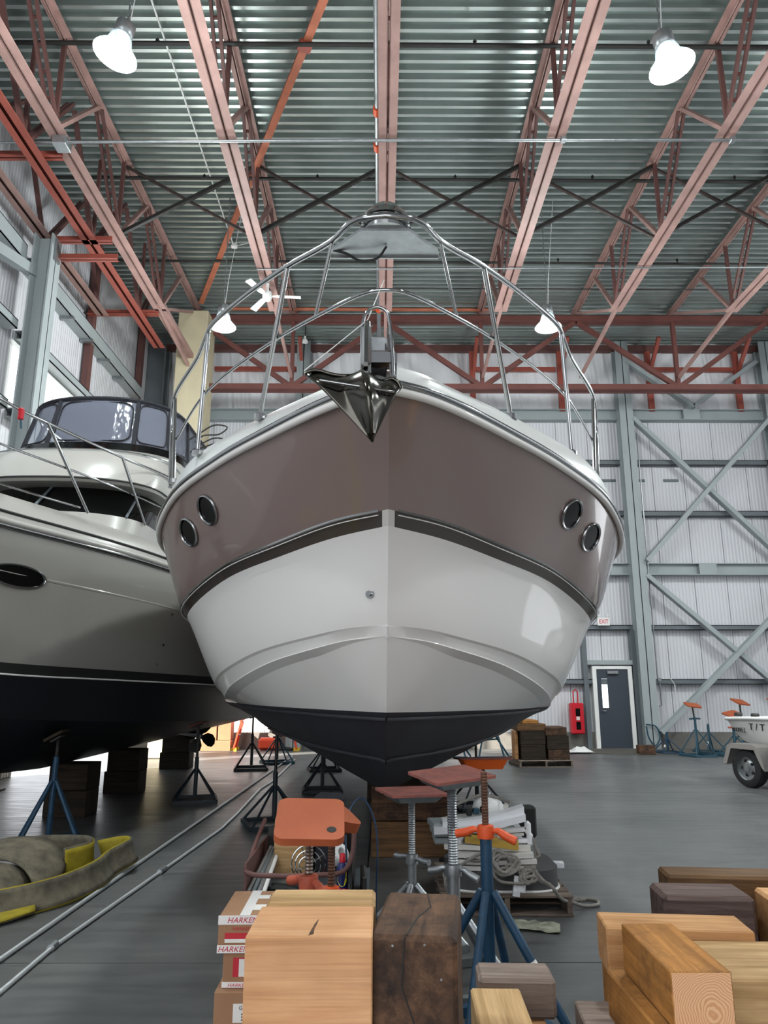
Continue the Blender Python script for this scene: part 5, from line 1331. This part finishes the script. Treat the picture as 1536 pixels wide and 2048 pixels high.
o = MB().cbox((-0.33, 4.98, 0.74), (0.20, 0.14, 0.48), -0.15, 0.03).build('tool_bag', M['canvas']); tag(o, 'dark navy bag standing in the back of the work cart', 'bag')
o = MB().tube(cr([(-0.20, 4.62, 0.6), (-0.2, 4.7, 0.9), (-0.12, 4.8, 0.98), (-0.04, 4.8, 0.85), (-0.03, 4.75, 0.3), (-0.02, 4.7, 0.02)], 30), 0.006, 6).build('blue_cable', mat('cable_blue', '#1e3550', 0.5)); tag(o, 'thin blue cable arching out of the work cart', 'cable')
o = MB().cbox((-0.10, 4.55, 0.32), (0.03, 0.30, 0.60), 0.05, 0.01).build('black_batten', M['black_steel']); tag(o, 'tall black batten leaning beside the work cart', 'batten')
# bundle of rods
for k, (dx, dz, key, lab) in enumerate(((0, 0, 'galv', 'galvanised rod outermost in the bundle beside the cart'), (0.032, 0.01, 'grey_steel_dark', 'dark grey rod second in the bundle beside the cart'), (0.064, 0.0, 'galv', 'galvanised rod third in the bundle beside the cart'), (0.10, 0.012, 'white', 'white rod nearest the cart in the bundle'))):
    a, b = V((-0.98 + dx, 3.85, 0.015 + dz)), V((-1.02 + dx, 5.6, 0.62 + dz))
    a = at(492 + k * 11, 1792, 4.30); b = at(541 + k * 5, 1697 + k * 2, 4.95)
    rd = thing('metal_rod', lab, 'rod', a, group='rods beside the cart')
    MB().tube([a, b], 0.013, 8).build('rod', M[key], rd, smooth=60); MB().tube([b, b + (b - a).normalized() * 0.02], 0.0145, 8).build('end_cap', M['galv'], rd)
o = MB().box((0.08, 5.6, 0.012), (0.35, 0.45, 0.02), 0.3).build('steel_plate', M['grey_steel_dark']); tag(o, 'grey steel plate lying on the floor beside the cart', 'plate')

# ================================================================ PALLET WITH DECK GEAR
def pallet(cx, cy, w, d, label, rz=0.0):
    t = thing('pallet', label, 'pallet', (cx, cy, 0), (0, 0, rz))
    bd = None
    for lay, z in ((0, 0.008), (1, 0.132)):
        n = 4 if lay == 0 else 7
        for i in range(n):
            y = -d / 2 + 0.05 + (d - 0.1) * i / (n - 1)
            MB().cbox((0, y, z), (w, 0.10, 0.016), ch=0.003).build('deck_board', M['wood_pallet'], t, True)
    for x in (-w / 2 + 0.03, 0, w / 2 - 0.03):
        MB().cbox((x, 0, 0.07), (0.04, d, 0.107), ch=0.003).build('stringer', M['wood_pallet'], t, True)
    return t
pallet(0.95, 6.42, 0.98, 1.05, 'grey wooden pallet loaded with white deck gear', -0.02)
cu = thing('boat_cushion', 'charcoal rounded cushion with white piping at the bottom of the gear pile', 'cushion', (0.92, 6.3, 0.14))
MB().prism([(x * 1.0, y) for x, y in rrect(0.86, 0.72, 0.22, 8)], 0.145, 0.29, Matrix.Translation((0.95, 6.32, 0))).build('cushion_body', M['cushion'], cu, smooth=40)
MB().tube([(0.95 + x, 6.32 + y, 0.15) for x, y in rrect(0.87, 0.73, 0.22, 8)], 0.010, 6, closed=True).build('piping', M['white'], cu)
def plank(pts, w, th, key, label, name='white_plank', cat='plank', group='white planks on the pallet'):
    """a bowed board: centre line pts, width across, thickness"""
    P = cr(pts, 14); d = (P[-1] - P[0]).normalized(); s = V((0, 0, 1)).cross(d).normalized()
    b = MB(); rows = []
    for p in P: rows.append([p - s * w / 2 - V((0, 0, th / 2)), p + s * w / 2 - V((0, 0, th / 2)), p + s * w / 2 + V((0, 0, th / 2)), p - s * w / 2 + V((0, 0, th / 2)), p - s * w / 2 - V((0, 0, th / 2))])
    b.grid(rows); b.add(rows[0][:4], [(0, 1, 2, 3)]); b.add(rows[-1][:4], [(3, 2, 1, 0)])
    return tag(b.build(name, M[key]), label, cat, group)
q = 6.2
plank([(0.56, 6.15, 0.315), (0.85, 6.12, 0.308), (1.18, 6.10, 0.32)], 0.34, 0.03, 'offwhite', 'off-white bowed plank lowest on the cushion')
plank([(0.55, 6.14, 0.355), (0.85, 6.12, 0.35), (1.19, 6.10, 0.362)], 0.33, 0.03, 'offwhite', 'off-white bowed plank second from the cushion')
plank([(0.53, 6.15, 0.40), (0.85, 6.13, 0.392), (1.17, 6.12, 0.40)], 0.32, 0.035, 'offwhite', 'off-white bowed plank third from the cushion')
plank([(0.50, 6.2, 0.445), (0.85, 6.18, 0.438), (1.16, 6.16, 0.435)], 0.30, 0.035, 'offwhite', 'off-white bowed plank directly below the yellow one')
plank([(0.66, 6.10, 0.50), (0.88, 6.06, 0.475), (1.06, 6.02, 0.46)], 0.10, 0.05, 'plank_yellow', 'yellow plastic step bar among the white planks', 'yellow_bar', 'bar', None)
plank([(0.70, 6.04, 0.53), (0.80, 6.03, 0.52), (0.90, 6.02, 0.51)], 0.06, 0.02, 'plank_yellow', 'small yellow bar lying on the larger yellow one', 'yellow_bar', 'bar', None)
for k in range(2):
    px = (1035, 1046)[k]; a = at(px, 1752 - 6 * k, 5.88); b = at(px - 3, 1793 - 8 * k, 5.86)
    MB_o = MB().bar(a, b, 0.05, 0.03, up=(0, 1, 0)).build('plastic_post', M['white_plastic']); tag(MB_o, ('white plastic post hanging over the cushion edge', 'second white plastic post tucked behind the first')[k], 'post')
for k in range(3):
    o = MB().cbox((0.50 - 0.012 * k, 6.25, 0.475 + 0.052 * k), (0.16, 0.3, 0.045), 0.05 * k, 0.008).build('grey_block', M['grey_steel']); tag(o, ('lowest grey plastic block at the end of the pile', 'middle grey plastic block at the end of the pile', 'top grey plastic block at the end of the pile')[k], 'plastic block')
# tangled rope
def rope(pts, r, label, n=None, group='grey mooring ropes'):
    o = MB().tube(cr(pts, n or len(pts) * 8), r, 8).build('rope', M['rope'], smooth=60); return tag(o, label, 'rope', group)
rr = random.Random(3)
def coil(cx, cy, cz, rad, turns, seed, h=0.05):
    g = random.Random(seed); pts = []
    for i in range(turns * 7):
        a = i * 2 * PI / 7 + g.uniform(-.3, .3); r_ = rad * g.uniform(0.45, 1.0)
        pts.append(V((cx + r_ * math.cos(a) * 1.2, cy - 0.02 + r_ * math.sin(a) * 0.5 - 0.05 * math.sin(a * 0.5), cz + r_ * math.sin(a) * 0.75 + g.uniform(-h, h) * 0.4)))
    return pts
c = at(1005, 1722, 5.9); rope(coil(c.x, c.y + 0.0, c.z, 0.105, 7, 4), 0.012, 'grey rope wound in a tangled coil in the middle of the gear pile', 300)
c = at(1055, 1745, 5.9); rope(coil(c.x, c.y + 0.0, c.z, 0.07, 5, 9), 0.012, 'grey rope tangle spilling over the corner of the gear pile', 200)
rope([at(930, 1715, 6.0), at(950, 1722, 5.95), at(975, 1718, 5.95), at(1010, 1712, 5.95)], 0.011, 'grey rope stretched across the pile above the yellow bar', 40)
rope([at(985, 1735, 5.85), at(988, 1750, 5.83), at(1000, 1762, 5.82), at(1030, 1767, 5.8), at(1047, 1768, 5.8)], 0.011, 'loose grey rope end curling below the yellow bar', 40)
rope([at(915, 1735, 5.9), at(935, 1722, 5.9), at(960, 1708, 5.95), at(985, 1712, 6.0)], 0.011, 'grey rope rising beside the galvanised stand', 40)
rope([at(895, 1750, 6.1), at(890, 1765, 6.0), at(893, 1780, 6.0), at(899, 1786, 6.0)], 0.011, 'grey rope end dangling at the far corner of the cushion', 24)
rope([at(1060, 1700, 6.05), at(1065, 1730, 5.95), at(1085, 1760, 5.8), at(1105, 1775, 5.7), at(1120, 1795, 5.75), at(1145, 1805, 6.0), G(1170, 1812, .02), G(1196, 1809, .015), G(1190, 1800, .015), G(1155, 1797, .015), G(1140, 1803, .02), G(1172, 1799, .04)], 0.013, 'grey rope trailing off the pallet in a loop on the floor', 120)
rope([at(1052, 1690, 6.1), at(1062, 1715, 6.0), at(1078, 1712, 6.0), at(1072, 1695, 6.05)], 0.012, 'grey rope knot hanging at the upper corner of the pile', 30)
rope([at(1050, 1655, 6.1), at(1064, 1675, 6.1), at(1072, 1700, 6.05), at(1064, 1735, 5.95), at(1085, 1765, 5.8), at(1100, 1768, 5.75)], 0.011, 'grey rope running down the side of the gear pile', 60)
rope([at(905, 1612, 6.2), at(930, 1602, 6.25), at(965, 1590, 6.3), at(1000, 1597, 6.3), at(1022, 1605, 6.2)], 0.012, 'grey rope draped over the top of the gear pile', 50)
# white folding step frames
def frame_piece(px0, px1, py, D, label, rise):
    a, b = at(px0, py, D), at(px1, py - rise, D)
    t = thing('folding_steps', label, 'step frame', a, group='white step frames on the pallet')
    for dz, dy in ((0, 0), (0.035, 0.28)):
        MB().bar(a + V((0, dy, dz)), b + V((0, dy, dz)), 0.05, 0.028).build('rail', M['white_plastic'], t)
    MB().bar(a + V((0.02, 0.0, -0.035)), b + V((-0.02, 0.0, -0.035)), 0.03, 0.02).build('lower_rail', M['offwhite'], t)
    for u in (0.12, 0.35, 0.6, 0.88):
        p = a.lerp(b, u); MB().bar(p, p + V((0, 0.28, 0.035)), 0.05, 0.02).build('rung', M['white_plastic'], t)
    for p, s in ((a, -1), (b, 1)):
        MB().cbox(tuple(p + V((s * 0.012, -0.01, 0.01))), (0.045, 0.06, 0.10), ch=0.015).build('end_cap', M['white_plastic'], t)
    return t
frame_piece(922, 1056, 1690, 6.12, 'white step frame lower of the two under the boards', 10)
frame_piece(925, 1052, 1668, 6.12, 'white step frame upper of the two under the boards', 10)
plank([at(868, 1660, 6.1), at(960, 1655, 6.05), at(1050, 1634, 6.05)], 0.10, 0.05, 'white_plastic', 'white board lowest of the three slanting on top of the pile')
plank([at(885, 1648, 6.15), at(970, 1640, 6.12), at(1046, 1618, 6.1)], 0.16, 0.055, 'white_plastic', 'white board topmost slanting up on the pile')
plank([at(880, 1641, 6.35), at(950, 1630, 6.35), at(1015, 1612, 6.35)], 0.10, 0.03, 'offwhite', 'off-white board tucked behind the slanting boards')
c = at(977, 1616, 6.35); fl = thing('round_float', 'white rounded float on top of the gear pile', 'float', c)
MB().lathe([(0.0, -0.09), (0.09, -0.08), (0.13, -0.03), (0.13, 0.03), (0.09, 0.08), (0.0, 0.09)], 20, Matrix.Translation(c) @ Matrix.Rotation(0.3, 4, 'Y')).build('float_body', M['white'], fl, smooth=60)
MB().tube([c + V((0, 0, 0.08)), c + V((0.02, 0, 0.12))], 0.015, 8).build('float_eye', M['galv'], fl)
o = MB().cbox(tuple(at(1055, 1642, 6.3)), (0.12, 0.12, 0.24), 0.2, 0.02).build('black_box', M['rubber']); tag(o, 'black plastic box behind the ends of the white boards', 'box')
o = MB().cbox(tuple(at(1100, 1729, 6.4)), (0.22, 0.06, 0.05), -0.1, 0.008).build('white_bar', M['white_plastic']); tag(o, 'white plastic bar sticking out beyond the rope tangle', 'bar')
for k in range(3):
    c = at(938 + 14 * k, 1625 - 3 * k, 6.2); o = MB().cbox(tuple(c), (0.05, 0.04, 0.05), 0.4 * k, 0.01).build('shackle_piece', M[('rubber', 'teal', 'rubber')[k]]); tag(o, ('small black fitting on the top boards beside the green one', 'small green fitting on the top boards', 'small black fitting nearest the float')[k], 'fitting')

# crumpled paper on the floor
g = random.Random(5); rows = []
c = G(1070, 1857)
for i in range(7):
    rows.append([c + V((-0.17 + 0.34 * j / 8 + 0.05 * (i / 6 - .5), -0.09 + 0.22 * i / 6 - 0.10 * (j / 8 - 0.5), 0.006 + 0.014 * g.random())) for j in range(9)])
o = MB().grid(rows).build('crumpled_paper', mat('printed_sheet', '#a9aa98', 0.5, col2='#76786a', scale=14), smooth=20); tag(o, 'crumpled printed sheet lying on the floor by the pallet', 'paper')

# ================================================================ FLOOR PIPES
def fpipe(pts, r, label):
    t = thing('floor_pipe', label, 'pipe', pts[0], group='pipes lying on the floor')
    P = [V((p.x, p.y, r)) for p in pts]
    MB().tube(P, r, 8).build('pipe', M['alu_pipe'], t, smooth=60); return t, P
fpipe([G(-120, 2012), G(0, 1925), G(585, 1514)], 0.017, 'long straight galvanised pipe lying along the floor between the boats')
t, P = fpipe([G(-60, 2040), G(0, 1990), G(105, 1900), G(320, 1748), G(443, 1660), G(474, 1630), G(520, 1580), G(548, 1562), G(590, 1520)], 0.015, 'bent galvanised pipe lying on the floor beside the straight one')
for p, q_ in ((G(318, 1750), G(330, 1741)), (G(100, 1904), G(110, 1895))):
    MB().tube([V((p.x, p.y, 0.02)), V((q_.x, q_.y, 0.02))], 0.026, 8).build('pipe_coupling', M['galv'], t)

# ================================================================ LIFTING STRAPS
def strap(path, wdir, width, key, label, lining='yellow', n=40):
    P = cr(path, n); w = V(wdir).normalized() * width
    def rows(off, sc):
        out = []
        for i, p in enumerate(P):
            t = (P[min(i + 1, n - 1)] - P[max(i - 1, 0)]).normalized(); nn = t.cross(w).normalized()
            out.append([p + w * sc * (k / 6 - 0.5) + nn * (off + 0.012 * math.sin(PI * k / 6)) for k in range(7)])
        return out
    t = thing('lifting_strap', label, 'strap', path[0], group='pile of lifting straps')
    MB().grid(rows(0.0, 1.0)).build('sleeve', M[key], t, smooth=60, solid=0.012)
    MB().grid(rows(-0.016, 0.90)).build('lining', M[lining], t, smooth=60, solid=0.006)
A = lambda x, y, D: at(x, y, D)
strap([(-3.95, 6.35, 0.06), (-3.55, 6.40, 0.24), (-3.15, 6.45, 0.36), (-2.85, 6.45, 0.33), (-2.66, 6.35, 0.20), (-2.62, 6.2, 0.05)], (0.12, 1, 0.18), 0.46, 'grey_web', 'broad grey lifting strap draped over the top of the pile')
strap([(-3.25, 7.15, 0.16), (-2.85, 7.12, 0.18), (-2.58, 7.0, 0.19), (-2.50, 6.78, 0.19), (-2.62, 6.55, 0.18)], (-0.15, 0, 1), 0.32, 'grey_web', 'grey lifting strap standing on edge at the back of the pile')
strap([(-2.62, 7.35, 0.14), (-2.42, 7.42, 0.17), (-2.30, 7.30, 0.18), (-2.38, 7.0, 0.14), (-2.36, 6.6, 0.13), (-2.50, 6.15, 0.11), (-2.85, 5.75, 0.10), (-3.5, 5.4, 0.09)], (-0.45, 0.1, 1), 0.22, 'yellow', 'grey and yellow lifting strap curling up at the end of the pile', 'grey_web')
strap([(-4.1, 5.20, 0.02), (-3.6, 5.22, 0.025), (-3.1, 5.42, 0.03), (-2.75, 5.75, 0.04), (-2.6, 6.0, 0.05)], (-0.5, 1, 0.06), 0.24, 'yellow', 'bright yellow lifting strap spread lowest on the floor', 'grey_web')
strap([(-4.1, 6.25, 0.22), (-3.7, 6.12, 0.30), (-3.42, 5.98, 0.30), (-3.36, 5.88, 0.24), (-3.5, 5.82, 0.17), (-4.0, 5.88, 0.14)], (0.05, 0.75, 1), 0.17, 'yellow', 'bright yellow strap bight tucked inside the pile', 'yellow')
strap([(-4.0, 5.72, 0.08), (-3.6, 5.70, 0.17), (-3.25, 5.78, 0.24), (-2.98, 5.98, 0.25), (-2.80, 6.15, 0.16), (-2.75, 6.2, 0.06)], (-0.25, 1, 0.45), 0.34, 'grey_web', 'grey lifting strap sloping down the front of the pile')
strap([(-4.0, 5.46, 0.12), (-3.65, 5.50, 0.15), (-3.40, 5.62, 0.20), (-3.36, 5.74, 0.27), (-3.55, 5.82, 0.28)], (0.1, 0.5, 1), 0.10, 'grey_web', 'narrow grey strap end on the front of the pile', 'grey_web')

# ================================================================ BACK OF THE HALL
# timbers on a pallet
pallet(3.45, 16.55, 1.15, 1.1, 'dark pallet stacked with timber blocks near the exit door', 0.04)
for k, (x, z, w, h, key, lab) in enumerate(((3.22, 0.145, 0.52, 0.30, 'wood_black', 'lowest black block of the nearer column on the far pallet'), (3.22, 0.45, 0.54, 0.28, 'wood_black', 'second black block of the nearer column on the far pallet'),
        (3.20, 0.735, 0.62, 0.14, 'wood_brown', 'brown block third up on the far pallet'), (3.18, 0.88, 0.34, 0.07, 'wood_gold', 'small golden offcut on the very top of the far pallet'),
        (3.76, 0.145, 0.46, 0.20, 'wood_dark', 'flat dark block below the black one on the far pallet'), (3.75, 0.35, 0.47, 0.28, 'wood_black', 'black block in the column nearer the exit door on the far pallet'), (3.72, 0.635, 0.46, 0.17, 'wood_dark', 'dark block topping the column nearer the exit door on the far pallet'))):
    tb(x - w / 2, x + w / 2, 16.1, 16.75, z, z + h, key, lab, rz=0.04)
tb(2.86, 2.93, 16.2, 16.6, 0.145, 0.72, 'wood_light', 'pale plank end standing at the edge of the far pallet')
# white rag, timber and hose by the door
g = random.Random(8); c = G(1160, 1506); rows = []
for i in range(9): rows.append([c + V((-0.32 + 0.64 * j / 10, -0.25 + 0.5 * i / 8, 0.035 + 0.16 * g.random() * math.sin(PI * j / 10) * math.sin(PI * i / 8))) for j in range(11)])
o = MB().grid(rows).build('white_rag', M['white'], smooth=30); tag(o, 'crumpled white sheet on the floor by the exit door', 'rag')
p = G(1293, 1509); tb(p.x - 0.2, p.x + 0.2, p.y - 0.1, p.y + 0.15, 0, 0.22, 'wood_dark', 'short dark timber lying at the foot of the grey column')
c = at(1305, 1468, 20.2); o = MB().tube(cr([c + V((-0.15, 0, 0.25)), c + V((0.1, 0, 0.2)), c + V((0.2, 0, -0.05)), c + V((0.05, 0, -0.3)), c + V((-0.1, 0, -0.1)), c + V((-0.15, 0, 0.2))], 30), 0.02, 6).build('net_hoop', M['teal']); tag(o, 'thin green hoop hanging beside the foot of the grey column', 'hoop')
# teal trestles behind the big yacht
for i, x in enumerate((1.70, 2.62)):
    t = thing('trestle', ('teal tubular trestle nearest the keel', 'teal tubular trestle beside the far pallet')[i], 'trestle', (x, 18.0, 0), group='teal trestles')
    for a, b in (((-0.3, 0), (0.0, 1.2)), ((0.3, 0), (0.0, 1.2)), ((-0.2, 0.4), (0.2, 0.4)), ((-0.1, 0.8), (0.45, 0.0))):
        MB().tube([(x + a[0], 18.0, a[1] + 0.02), (x + b[0], 18.25, b[1] + 0.02)], 0.022, 6).build('trestle_tube', M['teal'], t)
    MB().tube([(x - 0.35, 18.0, 0.03), (x + 0.35, 18.0, 0.03)], 0.022, 6).build('foot_bar', M['teal'], t)
# orange step ladder
la = thing('step_ladder', 'orange step ladder standing open at the back wall', 'ladder', (-3.05, 20.2, 0))
for y in (20.05, 20.35):
    for xf in (-3.88, -2.22):
        sd = MB().bar((xf, y, 0.05), (-3.05 + (0.06 if xf > -3 else -0.06), y, 3.2), 0.04, 0.11, up=(0, 1, 0)).build('side_rail', M['ladder_orange'], la)
        MB().box((xf, y, 0.04), (0.16, 0.09, 0.08)).build('foot', mat('ladder_foot_yellow', '#d9b030', 0.6), sd, True)
for k in range(8):
    u = (k + 1) / 9.0; MB().bar((-3.88 + 0.77 * u, 20.05, 0.05 + 3.15 * u), (-3.88 + 0.77 * u, 20.35, 0.05 + 3.15 * u), 0.08, 0.03).build('tread', M['galv'], la)
MB().box((-3.05, 20.2, 3.22), (0.3, 0.4, 0.06)).build('top_cap', M['ladder_orange'], la)
# cartons and container by the wall
for (x0_, x1_, z0_, z1_, y_, lab) in ((-4.75, -3.95, 0.0, 0.26, 20.15, 'long flat open carton against the back wall'), (-4.70, -4.36, 0.265, 0.75, 20.3, 'tall carton leaning in the flat one by the wall'), (-4.33, -3.98, 0.265, 0.72, 20.32, 'second tall carton beside the orange ladder')):
    t = thing('cardboard_box', lab, 'cardboard box', ((x0_ + x1_) / 2, y_, z0_), group='cartons by the back wall')
    MB().cbox(((x0_ + x1_) / 2, y_, (z0_ + z1_) / 2), (x1_ - x0_, 0.4, z1_ - z0_), ch=0.008).build('box_body', M['card'], t)
    MB().bar(((x0_ + x1_) / 2 - 0.1, y_ - 0.2, z1_ - 0.002), ((x0_ + x1_) / 2 - 0.1, y_ + 0.2, z1_ - 0.002), 0.05, 0.006).build('tape', M['offwhite'], t)
oc = thing('fuel_can', 'red orange plastic container lying by the back wall', 'container', (-3.0, 20.5, 0))
MB().cbox((-3.0, 20.35, 0.16), (0.55, 0.35, 0.30), 0.1, 0.06).build('can_body', M['ladder_orange'], oc)
MB().lathe([(0.05, 0), (0.05, 0.05), (0.0, 0.05)], 12, Matrix.Translation((-2.85, 20.35, 0.30))).build('can_cap', M['rubber'], oc)
o = MB().tube(cr([(-2.75, 20.1, 0.04), (-2.5, 20.0, 0.05), (-2.3, 20.1, 0.04), (-2.5, 20.25, 0.05), (-2.7, 20.15, 0.06)], 20), 0.035, 6).build('dark_hose', M['rubber']); tag(o, 'dark hose bundle on the floor beside the orange container', 'hose')

# ================================================================ BOAT ON A TRAILER
hd = V((-0.35, 0.937, 0)).normalized(); lf_ = V((-hd.y, hd.x, 0))
O = V((7.05, 13.2, 0))
def W(f, l, z): return O + hd * f + lf_ * l + V((0, 0, z))
tbt = thing('trailer_boat', 'small white boat with a blue waterline strapped on a trailer', 'boat', O)
TSH = [(1.20, 0.0, 1.05), (1.10, 0.16, 1.06), (0.80, 0.42, 1.08), (0.15, 0.70, 1.11), (-0.85, 0.84, 1.13), (-2.60, 0.86, 1.12)]
TCH = [(0.90, 0.0, 0.72), (0.80, 0.14, 0.71), (0.45, 0.40, 0.69), (-0.15, 0.62, 0.67), (-1.15, 0.72, 0.66), (-2.60, 0.74, 0.65)]
TWL = [(0.81, 0.0, 0.66), (0.70, 0.13, 0.65), (0.35, 0.38, 0.63), (-0.25, 0.60, 0.61), (-1.25, 0.70, 0.60), (-2.60, 0.72, 0.59)]
TKL = [(0.75, 0, 0.60), (0.55, 0, 0.50), (0.05, 0, 0.42), (-0.55, 0, 0.40), (-1.55, 0, 0.40), (-2.60, 0, 0.40)]
ts = [i / 25 for i in range(26)]
a_, b_, c_, d_ = [samples(c, ts) for c in (TSH, TCH, TWL, TKL)]
def both(mb, A1, B1):
    for s in (1, -1):
        mb.grid([[W(p.x, s * p.y, p.z), W(p.lerp(q, .5).x, s * (p.lerp(q, .5).y + 0.02), p.lerp(q, .5).z), W(q.x, s * q.y, q.z)] for p, q in zip(A1, B1)], flip=(s < 0))
    return mb
both(MB(), a_, b_).build('hull_side', M['white'], tbt, smooth=40)
both(MB(), b_, c_).build('waterline_band', M['canvas'], tbt, smooth=40)
both(MB(), c_, d_).build('hull_bottom', M['white'], tbt, smooth=40)
MB().tube([W(p.x, p.y + .01, p.z) for p in a_], 0.03, 8).build('rub_rail', M['white'], tbt, smooth=60)
MB().tube([W(p.x, -p.y - .01, p.z) for p in a_], 0.03, 8).build('rub_rail', M['white'], tbt, smooth=60)
MB().grid([[W(p.x, p.y * (1 - 2 * k / 6), p.z + 0.03 * (1 - (1 - k / 3) ** 2)) for k in range(7)] for p in a_]).build('deck', M['white'], tbt, smooth=40)
MB().add([W(-2.6, s, z) for s, z in ((0.86, 1.12), (0.72, 0.59), (0, 0.4), (-0.72, 0.59), (-0.86, 1.12))], [(0, 1, 2, 3, 4)]).build('transom', M['white'], tbt)
MB().prism([(-0.35, 0), (-0.8, 0.34), (-2.0, 0.40), (-2.3, 0.0)], -0.62, 0.62, MAT(W(0, 0, 1.13), hd, (0, 0, 1))).build('canvas_cover', mat('dark_blue_canvas', '#1d2c46', 0.8), tbt)
for f, l in ((0.75, 0.22), (0.30, 0.3)):
    MB().cbox(tuple(W(f, l, 1.15)), (0.14, 0.1, 0.07), 0.3, 0.02).build('deck_cleat', M['black_steel'], tbt)
def side_text(body, f0, f1, z, size, sx):
    """letters one by one, each lying on the hull side at its own place"""
    def surf(f):
        pts = [p.lerp(q, (p.z - z) / max(0.05, p.z - q.z)) for p, q in zip(a_, b_)]
        for p, q in zip(pts, pts[1:]):
            if p.x >= f >= q.x: return p.lerp(q, (p.x - f) / max(1e-6, p.x - q.x))
        return pts[-1]
    n = len(body)
    for i, ch in enumerate(body):
        f = f0 + (f1 - f0) * (i + 0.5) / n; df = abs(f1 - f0) / n * 0.5
        p, q = surf(f + df), surf(f - df)
        A0, B0 = W(p.x, p.y + 0.032, z), W(q.x, q.y + 0.032, z)
        if ch != ' ': text('lettering', ch, size, M['print_black'], MAT(A0.lerp(B0, 0.5), B0 - A0, V((0, 0, 1))), tbt, 0.003, sx=sx)
side_text('INDONEL', 0.84, 0.22, 0.90, 0.13, 0.95)
side_text('T/T 28', 0.10, -0.75, 0.97, 0.16, 1.25)
tr = thing('boat_trailer', 'boat trailer with a tread plate fender and black tyre', 'trailer', O)
for s in (1, -1):
    MB().bar(W(0.7, s * 0.10, 0.40), W(-2.4, s * 0.55, 0.40), 0.07, 0.10).build('frame_rail', M['galv'], tr)
    MB().bar(W(0.6, s * 0.32, 0.50), W(-2.2, s * 0.42, 0.50), 0.09, 0.06).build('bunk', M['cushion'], tr)
    MB().bar(W(0.0, s * 0.35, 0.40), W(0.0, s * 0.35, 0.52), 0.05, 0.05).build('bunk_post', M['galv'], tr)
MB().bar(W(0, -0.9, 0.30), W(0, 0.9, 0.30), 0.06, 0.06).build('axle', M['galv'], tr)
MB().bar(W(0.6, 0, 0.40), W(1.0, 0, 0.42), 0.08, 0.08).build('tongue', M['galv'], tr)
for s in (1, -1):
    Mw = MAT(W(0, s * 0.86, 0.31), hd, (0, 0, 1))
    if s < 0: Mw = Mw @ Matrix.Rotation(PI, 4, 'Y')
    # local z points to the hull's right side; wheel outer face is local -z
    wh = MB().lathe([(0.19, -0.10), (0.25, -0.105), (0.295, -0.09), (0.31, -0.06), (0.31, -0.045), (0.303, -0.04), (0.303, -0.03), (0.31, -0.025), (0.31, 0.0), (0.303, 0.005), (0.303, 0.015), (0.31, 0.02), (0.31, 0.06), (0.295, 0.09), (0.25, 0.105), (0.19, 0.10)], 32, Mw, caps=False).build('tyre', M['tyre'], tr, smooth=35)
    MB().lathe([(0.20, -0.095), (0.195, -0.05), (0.13, -0.04), (0.10, -0.06), (0.06, -0.065), (0.05, -0.09), (0.0, -0.09)], 28, Mw, caps=False).build('wheel_rim', M['galv'], wh, True, 35)
    for k in range(5):
        MB().lathe([(0.026, -0.062), (0.026, -0.03)], 10, Mw @ Matrix.Translation((0.118 * math.cos(k * 1.257), 0.118 * math.sin(k * 1.257), 0.0))).build('rim_hole', M['rubber'], wh, True)
    fd = MB(); prof_ = [(-0.42, 0.30), (-0.40, 0.40), (-0.30, 0.66), (-0.22, 0.70), (0.22, 0.70), (0.32, 0.66), (0.42, 0.42), (0.44, 0.34)]
    fd.grid([[W(f, s * 0.68, z), W(f, s * 1.0, z)] for f, z in prof_], flip=(s > 0)); fo = fd.build('fender', M['alu'], tr, solid=0.006)
    sk = [(f, z) for f, z in prof_] + [(0.36, 0.36), (0.24, 0.62), (-0.24, 0.62), (-0.36, 0.36)]
    MB().add([W(f, s * 1.0, z) for f, z in sk], [(0, 1, 10, 11), (1, 2, 10), (2, 3, 10), (3, 4, 9, 10), (4, 5, 9), (5, 6, 9), (6, 7, 8, 9)]).build('fender_skirt', M['alu'], fo, True, solid=0.005)
    MB().bar(W(-0.36, s * 0.6, 0.38), W(-0.36, s * 0.95, 0.34), 0.08, 0.08).build('fender_bracket', M['black_steel'], tr)
